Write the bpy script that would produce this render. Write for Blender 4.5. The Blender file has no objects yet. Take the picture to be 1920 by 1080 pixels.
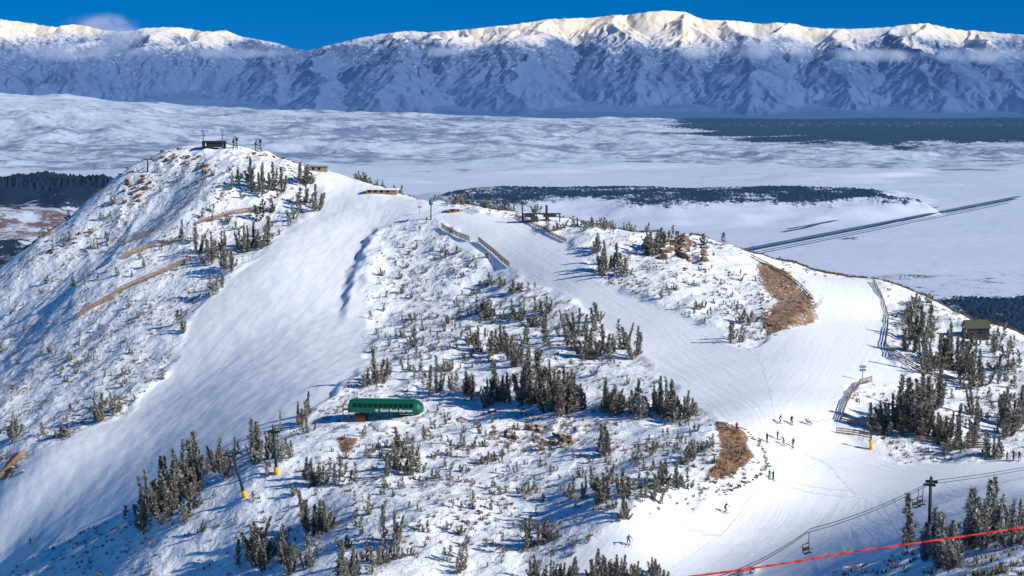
import bpy, math, random
import numpy as np
from mathutils import Vector, Matrix

random.seed(7); rng = np.random.default_rng(7)
F = 3583.0; PITCH = math.atan(433.0/F); CZ = 900.0
scene = bpy.context.scene
COL = scene.collection

# ------------------------------------------------------------------ camera
cd = bpy.data.cameras.new("camera"); cam = bpy.data.objects.new("camera", cd)
COL.objects.link(cam); scene.camera = cam
cd.sensor_width = 36; cd.lens = F/1920*36; cd.clip_start = 1; cd.clip_end = 200000
cam.location = (0, 0, CZ); cam.rotation_euler = (math.pi/2-PITCH, 0, 0)
cp, sp = math.cos(PITCH), math.sin(PITCH)

def ray(u, v):            # survey ray of a measured photo point: x/y and z/y slopes
    a = (u-960)/F; b = (540-v)/F
    dy = cp + b*sp; dz = -sp + b*cp
    return a/dy, dz/dy
def P(u, v, Y):
    s, t = ray(u, v); return (s*Y, Y, t*Y)

# ------------------------------------------------------------------ noise
def perlin(x, y, seed=0):
    xi = np.floor(x); yi = np.floor(y); fx = x-xi; fy = y-yi
    xi = xi.astype(np.int64); yi = yi.astype(np.int64)
    def g(ix, iy, dx, dy):
        h = (ix*374761393 + iy*668265263 + seed*974634777) & 0xffffffff
        h = ((h ^ (h >> 13))*1274126177) & 0xffffffff
        h = h ^ (h >> 16)
        a = h.astype(np.float64)*(2*np.pi/4294967296.0)
        return np.cos(a)*dx + np.sin(a)*dy
    ux = fx*fx*fx*(fx*(fx*6-15)+10); uy = fy*fy*fy*(fy*(fy*6-15)+10)
    a = g(xi, yi, fx, fy); b = g(xi+1, yi, fx-1, fy)
    c = g(xi, yi+1, fx, fy-1); d = g(xi+1, yi+1, fx-1, fy-1)
    return ((a*(1-ux)+b*ux)*(1-uy) + (c*(1-ux)+d*ux)*uy)*1.5
def fbm(x, y, o=4, seed=0, gain=.5):
    r = 0; a = 1; n = 0
    for i in range(o):
        r = r + a*perlin(x*2**i, y*2**i, seed+i*7); n += a; a *= gain
    return r/n
def ridged(x, y, o=5, seed=0, gain=.55):
    r = 0; a = 1; n = 0; w = 1
    for i in range(o):
        s = (1-np.abs(perlin(x*2.05**i, y*2.05**i, seed+i*11))*1.6)
        s = np.clip(s, 0, 1)**2*w
        w = np.clip(s*1.6, 0, 1)
        r = r + a*s; n += a; a *= gain
    return r/n
def billow(x, y, o=5, seed=0, gain=.5):
    r = 0; a = 1; n = 0
    for i in range(o):
        r = r + a*(1-np.abs(perlin(x*2.1**i, y*2.1**i, seed+i*13))*2); n += a; a *= gain
    return r/n
def sst(a, b, x):
    t = np.clip((x-a)/(b-a), 0, 1); return t*t*(3-2*t)

# ------------------------------------------------------------------ materials
def newmat(name):
    m = bpy.data.materials.new(name); m.use_nodes = True
    nt = m.node_tree; b = nt.nodes["Principled BSDF"]; return m, nt, b
def N(nt, t, **k):
    n = nt.nodes.new(t)
    for a, v in k.items(): setattr(n, a, v)
    return n
def math_(nt, op, a, b=None, clamp=False):
    n = N(nt, "ShaderNodeMath", operation=op, use_clamp=clamp)
    for i, q in enumerate((a, b)):
        if q is None: continue
        if isinstance(q, (int, float)): n.inputs[i].default_value = q
        else: nt.links.new(q, n.inputs[i])
    return n.outputs[0]
def mixc(nt, fac, a, b):
    n = N(nt, "ShaderNodeMix", data_type='RGBA')
    for i, q in ((0, fac), (6, a), (7, b)):
        if isinstance(q, (int, float)): n.inputs[i].default_value = q
        elif isinstance(q, tuple): n.inputs[i].default_value = (*q, 1)
        else: nt.links.new(q, n.inputs[i])
    return n.outputs[2]
def noise_(nt, vec, scale, detail=4, rough=.6, dist=0):
    n = N(nt, "ShaderNodeTexNoise"); n.inputs["Scale"].default_value = scale
    n.inputs["Detail"].default_value = detail; n.inputs["Roughness"].default_value = rough
    n.inputs["Distortion"].default_value = dist
    if vec is not None: nt.links.new(vec, n.inputs["Vector"])
    return n.outputs["Fac"]
def ramp_(nt, fac, lo, hi):
    n = N(nt, "ShaderNodeMapRange"); n.interpolation_type = 'SMOOTHSTEP'
    nt.links.new(fac, n.inputs[0])
    for i, q in ((1, lo), (2, hi)):
        if isinstance(q, (int, float)): n.inputs[i].default_value = q
        else: nt.links.new(q, n.inputs[i])
    return n.outputs[0]
def plain(name, c, rough=.7, var=.25, scale=3.0, metal=0):
    m, nt, b = newmat(name)
    tc = N(nt, "ShaderNodeTexCoord")
    nf = noise_(nt, tc.outputs["Object"], scale, 5)
    d = tuple(q*(1-var) for q in c); l = tuple(min(1, q*(1+var)) for q in c)
    nt.links.new(mixc(nt, ramp_(nt, nf, .3, .7), d, l), b.inputs["Base Color"])
    b.inputs["Roughness"].default_value = rough; b.inputs["Metallic"].default_value = metal
    b.inputs["Specular IOR Level"].default_value = .25
    return m

SUNDIR = Vector((0.88, -0.475, 0)).normalized(); ELEV = math.radians(30.5)

def painted_haze(nt, shader, axis, y0, y1, f0, f1, col):  # aerial haze painted onto the surface as blue emission, graded by world position
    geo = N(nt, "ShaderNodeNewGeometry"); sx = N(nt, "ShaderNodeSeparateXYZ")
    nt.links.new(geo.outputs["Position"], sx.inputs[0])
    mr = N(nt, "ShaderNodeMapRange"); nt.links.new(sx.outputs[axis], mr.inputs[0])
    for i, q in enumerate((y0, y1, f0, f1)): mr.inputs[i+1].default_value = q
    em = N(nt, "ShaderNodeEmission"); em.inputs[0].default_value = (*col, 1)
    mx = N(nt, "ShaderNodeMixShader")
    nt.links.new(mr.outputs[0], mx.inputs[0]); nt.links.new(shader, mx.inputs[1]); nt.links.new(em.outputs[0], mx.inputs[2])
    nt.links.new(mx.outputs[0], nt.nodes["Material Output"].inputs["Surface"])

# near snow
m_snow, nt, b = newmat("ski_snow")
geo = N(nt, "ShaderNodeNewGeometry"); pos = geo.outputs["Position"]
at = N(nt, "ShaderNodeAttribute", attribute_name="mask"); sc = N(nt, "ShaderNodeSeparateColor")
nt.links.new(at.outputs["Color"], sc.inputs[0]); G_, R_, S_ = sc.outputs[0], sc.outputs[1], sc.outputs[2]
fl = N(nt, "ShaderNodeAttribute", attribute_name="flow")
n1 = noise_(nt, pos, .9, 5, .65); n2 = noise_(nt, pos, .12, 4, .6); n3 = noise_(nt, pos, 2.3, 3, .7)
thr = math_(nt, 'SUBTRACT', .84, math_(nt, 'MULTIPLY', S_, .32))
thr = math_(nt, 'SUBTRACT', thr, math_(nt, 'MULTIPLY', math_(nt, 'SUBTRACT', n2, .5), .45))
speck = ramp_(nt, n1, thr, math_(nt, 'ADD', thr, .10))
brown = mixc(nt, n3, (.16, .11, .07), (.38, .28, .19))
rockc = mixc(nt, ramp_(nt, n1, .38, .62), (.12, .064, .036), (.38, .225, .13))
rockc = mixc(nt, math_(nt, 'MULTIPLY', ramp_(nt, n3, .56, .66), .45), rockc, (.56, .46, .38))
snowc = mixc(nt, n2, (.91, .935, .965), (.965, .97, .98))
mp = N(nt, "ShaderNodeMapping"); mp.inputs["Scale"].default_value = (1, .05, 1)
nt.links.new(fl.outputs["Vector"], mp.inputs["Vector"])
tr = noise_(nt, mp.outputs[0], .9, 5, .75, .6)
tr2 = noise_(nt, mp.outputs[0], .16, 3, .6, 1.2)
snowc = mixc(nt, math_(nt, 'MULTIPLY', ramp_(nt, tr, .47, .62), math_(nt, 'MULTIPLY', G_, .20)), snowc, (.82, .88, .96))
c1 = mixc(nt, math_(nt, 'MULTIPLY', speck, .8), snowc, brown)
bare = ramp_(nt, math_(nt, 'ADD', n1, math_(nt, 'MULTIPLY', math_(nt, 'SUBTRACT', n2, .5), .25)), math_(nt, 'SUBTRACT', .82, math_(nt, 'MULTIPLY', R_, .62)), math_(nt, 'SUBTRACT', .95, math_(nt, 'MULTIPLY', R_, .62)))
bare = math_(nt, 'MULTIPLY', bare, ramp_(nt, R_, .02, .2))
nt.links.new(mixc(nt, bare, c1, rockc), b.inputs["Base Color"])
b.inputs["Roughness"].default_value = .65; b.inputs["Specular IOR Level"].default_value = .2
hb = math_(nt, 'ADD', math_(nt, 'MULTIPLY', noise_(nt, pos, .35, 6, .6, .5), math_(nt, 'SUBTRACT', 1.6, math_(nt, 'MULTIPLY', G_, 1.38))),
           math_(nt, 'MULTIPLY', math_(nt, 'ADD', tr, math_(nt, 'MULTIPLY', tr2, 1.1)), math_(nt, 'ADD', .06, math_(nt, 'MULTIPLY', G_, .13))))
bp = N(nt, "ShaderNodeBump"); bp.inputs["Strength"].default_value = .60; bp.inputs["Distance"].default_value = .9
nt.links.new(hb, bp.inputs["Height"]); nt.links.new(bp.outputs[0], b.inputs["Normal"])

# valley
m_val, nt, b = newmat("valley_snow_and_sage")
geo = N(nt, "ShaderNodeNewGeometry"); pos = geo.outputs["Position"]
at = N(nt, "ShaderNodeAttribute", attribute_name="mask"); sc = N(nt, "ShaderNodeSeparateColor")
nt.links.new(at.outputs["Color"], sc.inputs[0]); FO, SA, RE = sc.outputs
n1 = noise_(nt, pos, .0035, 10, .78); n2 = noise_(nt, pos, .0011, 5, .6); n3 = noise_(nt, pos, .014, 6, .8)
snowc = mixc(nt, n2, (.48, .56, .70), (.69, .74, .82))  # snow and sage base colours carry a painted blue distance haze
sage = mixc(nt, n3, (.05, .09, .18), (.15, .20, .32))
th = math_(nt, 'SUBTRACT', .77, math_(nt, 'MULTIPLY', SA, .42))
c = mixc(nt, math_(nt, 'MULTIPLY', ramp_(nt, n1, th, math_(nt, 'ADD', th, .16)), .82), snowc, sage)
th = math_(nt, 'SUBTRACT', .86, math_(nt, 'MULTIPLY', FO, .62))
ff = math_(nt, 'MULTIPLY', ramp_(nt, n3, th, math_(nt, 'ADD', th, .08)), ramp_(nt, FO, .03, .15))
c = mixc(nt, math_(nt, 'MULTIPLY', RE, ramp_(nt, n3, .44, .56)), c, mixc(nt, n1, (.09, .04, .035), (.19, .10, .085)))
c = mixc(nt, ff, c, mixc(nt, n1, (.008, .019, .038), (.024, .045, .075)))
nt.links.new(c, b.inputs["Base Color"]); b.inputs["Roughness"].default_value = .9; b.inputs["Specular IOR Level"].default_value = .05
bp = N(nt, "ShaderNodeBump"); bp.inputs["Strength"].default_value = .6; bp.inputs["Distance"].default_value = 22
nt.links.new(noise_(nt, pos, .0022, 8, .62, .6), bp.inputs["Height"]); nt.links.new(bp.outputs[0], b.inputs["Normal"])
painted_haze(nt, b.outputs[0], 1, 2000, 30000, .02, .26, (.11, .28, .60))

# far range
m_mtn, nt, b = newmat("far_range_snow_rock")
geo = N(nt, "ShaderNodeNewGeometry"); pos = geo.outputs["Position"]
at = N(nt, "ShaderNodeAttribute", attribute_name="mask"); sc = N(nt, "ShaderNodeSeparateColor")
nt.links.new(at.outputs["Color"], sc.inputs[0]); SN, FO, WA = sc.outputs
n1 = noise_(nt, pos, .0085, 9, .78, .3); n2 = noise_(nt, pos, .0006, 4, .6)
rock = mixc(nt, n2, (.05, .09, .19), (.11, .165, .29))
snw = mixc(nt, WA, (.42, .51, .67), (1.0, .84, .62))  # sunlit peach above and hazy blue below painted into the snow colour
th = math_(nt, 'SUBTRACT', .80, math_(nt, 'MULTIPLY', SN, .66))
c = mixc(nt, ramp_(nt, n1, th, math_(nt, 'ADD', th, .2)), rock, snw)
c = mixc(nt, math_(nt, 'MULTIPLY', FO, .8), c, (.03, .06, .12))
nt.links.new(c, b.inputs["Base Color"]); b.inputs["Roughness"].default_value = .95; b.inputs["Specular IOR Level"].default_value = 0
bp = N(nt, "ShaderNodeBump"); bp.inputs["Strength"].default_value = .3; bp.inputs["Distance"].default_value = 55
nt.links.new(noise_(nt, pos, .0045, 8, .68, .5), bp.inputs["Height"]); nt.links.new(bp.outputs[0], b.inputs["Normal"])
painted_haze(nt, b.outputs[0], 2, -400, 2100, .42, .09, (.10, .26, .62))

# ------------------------------------------------------------------ grid mesh
def grid_mesh(name, X, Y, Z, mat, mask, label, flow=None):
    nr, nc = X.shape
    co = np.stack([X, Y, Z+CZ], -1).reshape(-1, 3).astype(np.float32)
    i = np.arange(nr-1)[:, None]*nc + np.arange(nc-1)[None, :]
    q = np.stack([i, i+1, i+nc+1, i+nc], -1).reshape(-1, 4).astype(np.int32)
    me = bpy.data.meshes.new(name)
    me.vertices.add(len(co)); me.vertices.foreach_set("co", co.ravel())
    me.loops.add(q.size); me.loops.foreach_set("vertex_index", q.ravel())
    me.polygons.add(len(q)); me.polygons.foreach_set("loop_start", np.arange(0, q.size, 4, dtype=np.int32))
    me.update(calc_edges=True)
    me.shade_smooth()
    a = me.attributes.new("mask", 'FLOAT_COLOR', 'POINT')
    m4 = np.concatenate([mask.reshape(-1, 3), np.ones((len(co), 1))], 1).astype(np.float32)
    a.data.foreach_set("color", m4.ravel())
    if flow is not None:
        a = me.attributes.new("flow", 'FLOAT_VECTOR', 'POINT')
        a.data.foreach_set("vector", flow.reshape(-1, 3).astype(np.float32).ravel())
    me.materials.append(mat)
    o = bpy.data.objects.new(name, me); COL.objects.link(o)
    o["kind"] = "structure"; o["label"] = label; o["category"] = "terrain"
    return o

# ------------------------------------------------------------------ ski hill heightfield
sil = [(-300, 640, 700), (-100, 560, 695), (0, 508, 690), (100, 445, 690), (200, 365, 695), (260, 318, 700), (330, 284, 700), (400, 277, 700), (480, 282, 700), (560, 312, 690), (620, 320, 680),
       (700, 347, 660), (800, 374, 630), (880, 395, 612), (960, 410, 600), (1070, 418, 590), (1180, 430, 580), (1290, 442, 560), (1350, 465, 550), (1420, 484, 545),
       (1490, 507, 540), (1560, 518, 540), (1640, 524, 540), (1700, 545, 530), (1760, 570, 510), (1850, 605, 480), (1920, 642, 460), (2050, 690, 440), (2250, 760, 420)]
pts = list(sil) + [
 (1450,780,375),(1600,780,380),(1500,700,415),(1500,640,450),(1560,600,482),(1600,560,510),
 (640,360,655),(560,430,622),(500,500,592),(400,620,560),(600,620,538),(250,780,515),(450,720,500),(600,720,468),(100,850,500),(0,960,490),(150,950,472),(0,1040,480),
 (200,500,632),(100,600,618),(0,700,608),(0,600,655),(300,400,674),(400,350,662),(480,420,640),(300,550,600),(200,650,577),(100,750,552),(100,520,664),(200,430,680),
 (-200,800,580),(-200,1000,515),(-200,1150,490),
 (725,785,430),(640,795,425),(560,830,404),(460,930,381),(520,885,387),(300,985,394),(200,1025,418),(100,1062,436),(0,1090,452),
 (1000,775,415),(1330,800,373),(900,800,408),(1000,860,374),(1250,860,347),(1400,850,345),(1000,950,346),(1200,945,325),(800,950,346),(800,860,381),(1000,1060,320),(800,1060,320),(600,1060,336),(400,1075,366),(1200,1040,314),(1250,1000,322),
 (1455,890,344),(1370,965,329),(1500,850,366),(1600,720,410),(1700,600,500),(1780,665,450),(1850,640,470),(1750,750,405),(1920,760,400),(1700,850,364),(1800,860,355),(1920,862,350),
 (1700,950,314),(1850,905,310),(1920,920,285),(1600,1000,298),(1500,1060,292),(1745,985,258),(1660,1078,222),(1800,1050,205),(1920,1020,190),(1920,1090,165),(1780,1120,175),(1400,1150,275),(1000,1200,285),(600,1200,292),(200,1200,350),(2100,900,300),(2100,1050,170),
 (1280,470,545),(1150,500,530),(1250,560,500),(1400,600,475),(1370,670,440),(1440,550,505),(1530,580,492),(900,440,585),(950,480,565),(1050,530,530),(1150,580,500),(1250,650,460),(1350,740,400),
 (700,430,615),(750,500,580),(850,560,550),(1000,620,495),(850,650,490),(1100,680,450),(1250,740,405),(900,720,445),(650,540,572),(1050,460,560),(700,680,485)]
C = [P(*p) for p in pts]
for (u, v, Y) in sil:
    x, y, z = P(u, v, Y); s = x/y
    for dY, dz in ((50, -13), (160, -75), (330, -170), (560, -270)):
        C.append((s*(Y+dY), Y+dY, z+dz))
C += [(-20, 100, -60), (40, 100, -45), (-60, 150, -75), (0, 200, -75), (60,120,-38), (30,170,-58)]
C = np.array(C, float)
def tps(r2): return 0.5*r2*np.log(r2+1e-9)
nC = len(C); XY = C[:, :2]/300.0
K = tps(((XY[:, None]-XY[None])**2).sum(-1)) + np.eye(nC)*1e-4
Pm = np.concatenate([np.ones((nC, 1)), XY], 1)
A = np.block([[K, Pm], [Pm.T, np.zeros((3, 3))]])
w = np.linalg.solve(A, np.concatenate([C[:, 2], np.zeros(3)]))
def hill_base(x, y):
    x = x/300.0; y = y/300.0
    r = w[nC] + w[nC+1]*x + w[nC+2]*y
    for k in range(nC):
        r = r + w[k]*tps((x-XY[k, 0])**2+(y-XY[k, 1])**2)
    return r
smax = .345
sC = np.linspace(-smax, smax, 161)
yrow = np.concatenate([np.linspace(100, 720, 760), np.linspace(721.5, 1240, 120)])
yC = np.linspace(100, 1240, 229)
SS, YY = np.meshgrid(sC, yC); HB = hill_base(SS*YY, YY)
NCOL = 860
sF = np.linspace(-smax, smax, NCOL)
def bil(Hg, s, y, s0=-smax, ds=sC[1]-sC[0], y0=100., dyy=yC[1]-yC[0]):
    a = np.clip((s-s0)/ds, 0, Hg.shape[1]-1.001); c_ = np.clip((y-y0)/dyy, 0, Hg.shape[0]-1.001)
    i = a.astype(int); j = c_.astype(int); fa = a-i; fc = c_-j
    return (Hg[j, i]*(1-fa)+Hg[j, i+1]*fa)*(1-fc)+(Hg[j+1, i]*(1-fa)+Hg[j+1, i+1]*fa)*fc
S2, Y2 = np.meshgrid(sF, yrow); X2 = S2*Y2
H = bil(HB, S2, Y2)
def pick(u, v, Hh, soff=0):
    s, t = ray(u, v); a = (s+smax)/(2*smax)*(NCOL-1); i = int(np.clip(a, 0, NCOL-2)); f = a-i
    col = Hh[:, i]*(1-f)+Hh[:, i+1]*f
    d = col - t*yrow
    k = np.argmax(d > 0)
    if d[k] <= 0: k = int(np.argmax(d/yrow))
    if k == 0: return s*yrow[0], yrow[0], col[0]
    f2 = np.clip(-d[k-1]/(d[k]-d[k-1]+1e-9), 0, 1); y = yrow[k-1]*(1-f2)+yrow[k]*f2
    return s*y, y, col[k-1]*(1-f2)+col[k]*f2
def inpoly(u, v, poly):
    r = np.zeros(u.shape, bool); n = len(poly)
    for i in range(n):
        x1, y1 = poly[i]; x2, y2 = poly[(i+1) % n]
        if y1 == y2: continue
        c_ = ((y1 > v) != (y2 > v)) & (u < (x2-x1)*(v-y1)/(y2-y1)+x1)
        r ^= c_
    return r
def wpoly(pl, Hh): return [pick(u, v, Hh)[:2] for u, v in pl]
runA = [(590,328),(640,322),(700,350),(860,392),(800,408),(730,418),(705,440),(680,480),(672,520),(690,600),(690,680),(620,740),(560,790),(420,850),(230,960),(0,1075),(-120,1100),(-120,930),(60,860),(230,780),(330,680),(360,600),(430,520),(500,470),(560,420),(600,380)]
runB = [(820,400),(870,398),(960,412),(1060,455),(1110,520),(1200,560),(1350,620),(1400,665),(1500,605),(1540,560),(1480,512),(1560,520),(1640,526),(1665,600),(1665,660),(1720,720),(1600,720),(1570,790),(1640,850),(1780,870),(2000,865),(2000,960),(1740,1000),(1640,1060),(1400,1070),(1280,1100),(980,1100),(1090,1030),(1225,965),(1330,932),(1440,895),(1436,850),(1375,797),(1320,780),(1230,700),(1150,620),(1060,560),(930,500),(860,450)]
jx = fbm(X2/14, Y2/14, 3, 5)*5; jy = fbm(X2/14, Y2/14, 3, 9)*5
def region(pl, k=1.0): return inpoly(X2+jx*k, Y2+jy*k, wpoly(pl, H)).astype(float)
def blur(a, n=2):
    for _ in range(n):
        a = (a+np.roll(a, 1, 0)+np.roll(a, -1, 0)+np.roll(a, 1, 1)+np.roll(a, -1, 1)+np.roll(a, 2, 1)+np.roll(a, -2, 1))/7
    return a
G = blur(np.maximum(region(runA), region(runB)), 4)
BARE = np.zeros_like(G); ROUGH = np.zeros_like(G)
for pl, a, rr, kk in (([(1330,796),(1378,802),(1405,822),(1414,850),(1402,878),(1365,900),(1322,904),(1318,892),(1350,866),(1354,830)], 1.0, 0, .3),
              ([(1415,486),(1470,506),(1542,575),(1518,607),(1440,636),(1428,604),(1452,565),(1418,525)], .82, .08, .6),
              ([(205,375),(260,318),(330,283),(400,278),(400,305),(330,345),(270,395),(215,420)], .44, .30, 1),
              ([(0,515),(100,450),(200,370),(280,390),(230,480),(130,560),(0,620)], .36, .12, 1),
              ([(400,284),(480,280),(560,310),(555,335),(480,310),(420,325)], .48, .35, 1),
              ([(1180,440),(1300,445),(1340,470),(1300,500),(1220,480)], .45, .4, 1),
              ([(0,860),(55,850),(50,880),(0,905)], .8, .2, 1),
              ([(380,330),(480,330),(440,380),(380,400)], .34, .2, 1),
              ([(640,322),(760,352),(900,392),(900,400),(700,352)], .45, 0, .5),
              ([(900,790),(1100,800),(1100,845),(920,830)], .28, .3, 1),
              ([(625,820),(670,820),(655,850),(630,850)], .9, 0, .4)):
    r_ = region(pl, kk); BARE = np.maximum(BARE, r_*a); ROUGH = np.maximum(ROUGH, r_*rr)
BARE = blur(BARE, 4); ROUGH = blur(ROUGH, 4)
SC = np.full_like(G, .40)
for pl, a in (([(120,600),(350,500),(480,430),(400,560),(330,680),(230,780),(0,870),(0,700)], .76),
              ([(0,510),(200,370),(330,300),(400,300),(330,430),(120,600),(0,700)], .78),
              ([(720,480),(860,470),(1060,570),(1230,700),(1000,720),(700,700)], .54),
              ([(830,770),(1340,800),(1300,900),(1000,900),(800,830)], .60),
              ([(1120,480),(1400,500),(1480,600),(1360,640),(1150,560)], .60),
              ([(1690,600),(1800,640),(1920,700),(1920,850),(1700,700)], .33),
              ([(200,1080),(600,800),(850,950),(850,1080)], .18),
              ([(850,940),(1230,940),(1000,1080),(850,1080)], .15),
              ([(1700,880),(1920,870),(1920,940),(1700,1000)], .05)):
    r = region(pl); SC = SC*(1-r)+r*a
SC = blur(SC, 3)*(1-G)
off = 1-np.clip(G*1.2, 0, 1)
H = H + off*(fbm(X2/26, Y2/26, 3, 21)*2.2 + fbm(X2/7, Y2/7, 3, 31)*.7) + (1-off)*fbm(X2/30, Y2/30, 2, 44)*.4
flank = region([(-50,530),(100,440),(260,318),(330,300),(280,440),(150,580),(-50,760)])
H = H + blur(flank, 5)*(ridged(X2/16, Y2/45, 3, 57)-.4)*.8
H = H + ROUGH*(ridged(X2/9, Y2/9, 4, 51)-.3)*3.6
RA = region(runA)
H = H + blur(RA, 3)*(fbm(X2/5.5, Y2/7, 2, 61)*.20)
def polydist(X, Y, pl):
    best = np.full(X.shape, 1e9); sd = np.zeros(X.shape); al = np.zeros(X.shape); acc = 0
    for (x1, y1), (x2, y2) in zip(pl[:-1], pl[1:]):
        L = math.hypot(x2-x1, y2-y1); tx, ty = (x2-x1)/L, (y2-y1)/L
        t = np.clip((X-x1)*tx+(Y-y1)*ty, 0, L)
        dx = X-(x1+tx*t); dy = Y-(y1+ty*t); d = np.hypot(dx, dy)
        side = np.sign(tx*(Y-y1)-ty*(X-x1)); m = d < best
        best = np.where(m, d, best); sd = np.where(m, d*side, sd); al = np.where(m, acc+t, al); acc += L
    return sd, al, acc
lip = wpoly([(716,418),(700,445),(680,478),(664,515),(652,560),(636,620)], H)
sd, al, L = polydist(X2, Y2, lip)
sd = sd + fbm(X2/8, Y2/8, 3, 66)*2.2
prof = sst(-2.4, 1.6, sd)*np.exp(-np.clip(sd, 0, None)/10.0)
H = H + 2.3*prof*sst(0, L*.15, al)*(1-sst(L*.5, L*1.0, al))
HF = H
fl = []
for pl in ([(640,330),(600,420),(520,520),(420,640),(250,820),(0,1000),(-150,1080)], [(840,398),(930,450),(1060,530),(1200,610),(1330,700),(1440,790),(1480,860),(1400,960),(1250,1080)],
           [(1600,530),(1600,600),(1540,680),(1470,780),(1440,880),(1350,1000)], [(1480,800),(1600,850),(1800,900),(2000,930)]):
    fl.append(polydist(X2, Y2, wpoly(pl, HF)))
bd = np.full(X2.shape, 1e9); fx = np.zeros_like(bd); fy = np.zeros_like(bd)
for i, (s_, a_, _) in enumerate(fl):
    m = np.abs(s_) < bd; bd = np.where(m, np.abs(s_), bd); fx = np.where(m, s_+i*300, fx); fy = np.where(m, a_, fy)
FLOW = np.stack([fx, fy, fx*0], -1)
grid_mesh("ski_hill", X2, Y2, HF, m_snow, np.stack([G, BARE, SC], -1), "snow covered ski hill with groomed runs and brown scrub", FLOW)

def hgt(x, y):
    s = x/y; a = np.clip((s+smax)/(2*smax)*(NCOL-1), 0, NCOL-1.001); i = int(a); f = a-i
    k = int(np.clip(np.searchsorted(yrow, y)-1, 0, len(yrow)-2)); f2 = (y-yrow[k])/(yrow[k+1]-yrow[k])
    q = lambda r: HF[r, i]*(1-f)+HF[r, i+1]*f
    return q(k)*(1-f2)+q(k+1)*f2
def gmask(M, x, y):
    s = x/y; i = int(np.clip((s+smax)/(2*smax)*(NCOL-1), 0, NCOL-1)); k = int(np.clip(np.searchsorted(yrow, y), 0, len(yrow)-1)); return M[k, i]

# ------------------------------------------------------------------ valley
yv = np.concatenate([np.geomspace(1150, 5500, 160)[:-1], np.geomspace(5500, 39000, 640)])
sv = np.linspace(-.36, .36, 940)
S3, Y3 = np.meshgrid(sv, yv); X3 = S3*Y3; U3 = 960+F*S3*.993
Z = np.interp(yv, [1150, 1300, 5000, 6200], [-330, -420, -840, -880])[:, None]*np.ones_like(X3)
mesaw = (1-sst(205, 330, U3+fbm(Y3/600, X3/600, 3, 3)*40))
mz = np.interp(yv, [1300, 2600, 3800, 4700, 5000, 6200, 8000], [-420, -440, -440, -362, -330, -405, -880])[:, None]
Z = Z*(1-mesaw)+mz*mesaw
Z = Z + mesaw*fbm(X3/260, Y3/260, 4, 15)*40*(Y3 < 6500)
nz = fbm(X3/700, Y3/700, 4, 81); nb = fbm(X3/2600, Y3/1500, 4, 85)
plw = sst(700, 900, U3)*(1-sst(1640, 1740, U3+fbm(X3/500, Y3/500, 3, 8)*80))
py = Y3+fbm(X3/1300, Y3/1300, 4, 12)*1000
pl_h = sst(9600, 10700, py)*(1-sst(11500, 12600, py))*plw
Z = Z + pl_h*88
top = np.interp(np.linspace(0, 1, len(sv))*0+960+F*sv*.993, [-400, 0, 130, 260, 400, 600, 800, 1000, 1300, 2200], [150, 176, 184, 196, 207, 214, 221, 229, 229, 226])
ztop = (107-top)/F*24500
hr = sst(15000, 24500, Y3)
Z = Z + hr*(ztop[None, :]+880)
hillamp = sst(14800, 17500, Y3)*(1-sst(24500, 30000, Y3))*(1-.8*sst(1150, 1400, U3)*sst(17500, 20000, Y3))
wv = fbm(X3/2500, Y3/2500, 3, 70)*900
Z = Z + hillamp*((billow((X3+wv)/1500, (Y3+wv)/2100, 5, 71, .5)-.3)*78 + fbm(X3/600, Y3/800, 4, 75)*28)
lowh = sst(12800, 13600, Y3)*(1-sst(15500, 16500, Y3))*sst(.1, .45, fbm(X3/1700, Y3/900, 3, 78))
Z = Z + lowh*30
Z = Z*(1-sst(25500, 32000, Y3)) + -1330*sst(25500, 32000, Y3)
Z = Z + fbm(X3/1500, Y3/1500, 3, 77)*10*sst(5500, 7000, Y3)*(1-.85*sst(1200, 1350, U3)*(1-sst(12500, 14000, Y3)))
FO = np.zeros_like(X3); SA = np.full_like(X3, .28); RE = np.zeros_like(X3)
brk = .70+.26*sst(-.25, .25, fbm(X3/500, Y3/350, 4, 88))
FO = np.maximum(FO, pl_h*sst(9900, 10700, py+nz*900)*brk)
FO = np.maximum(FO, mesaw*(.56+.5*nz)*(Y3 < 8000)); FO = np.maximum(FO, mesaw*sst(4600, 4850, Y3+nz*200)*(Y3 < 8000)*.92)
RE = np.maximum(RE, mesaw*sst(4250, 4350, Y3+nz*350)*(1-sst(4560, 4680, Y3+nz*250))*.95)
FO = FO*(1-.5*RE)
FO = np.maximum(FO, sst(1215, 1400, U3+nb*320+(Y3-20000)/40)*sst(18200, 19600, Y3+nz*1400+nb*800)*(1-.15*sst(22500, 23200, Y3+nb*900)*(1-sst(24000, 24600, Y3)))*.97)
FO = np.maximum(FO, sst(1660, 1790, U3+nz*120)*(1-sst(6700, 7300, Y3+nz*500))*.90)
FO = np.maximum(FO, sst(1560, 1700, U3)*sst(6500, 6900, Y3)*(1-sst(7600, 8300, Y3))*.48)
FO = np.maximum(FO, sst(14500, 15500, Y3)*(Y3 < 25000)*sst(.25, .5, fbm(X3/1500, Y3/900, 4, 99))*.46)
for (u, v, ru, ry) in ((1600, 447, 48, 120), (1000, 405, 130, 250), (1480, 405, 60, 120), (1700,519,55,90), (900,385,120,300)):
    s, t = ray(u, v); y = -880/t
    g_ = np.exp(-(((U3-u)/ru)**2+((Y3-y)/ry)**2)**2)
    if v == 519: RE = np.maximum(RE, g_*.8)
    FO = np.maximum(FO, g_*.58)
SA = SA + sst(14300, 15600, Y3+nb*1500)*.50 - .2*sst(11500, 12500, Y3)*(1-sst(14000, 15000, Y3+nz*1500)) - .26*sst(350, 0, U3)*hr
SA = SA + nb*.45*sst(14000, 15500, Y3) + nz*.18 + lowh*.25
SA = SA - .08*sst(17000, 22000, Y3)*sst(-.1, .3, fbm(X3/3000, Y3/3000, 3, 91))
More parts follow.
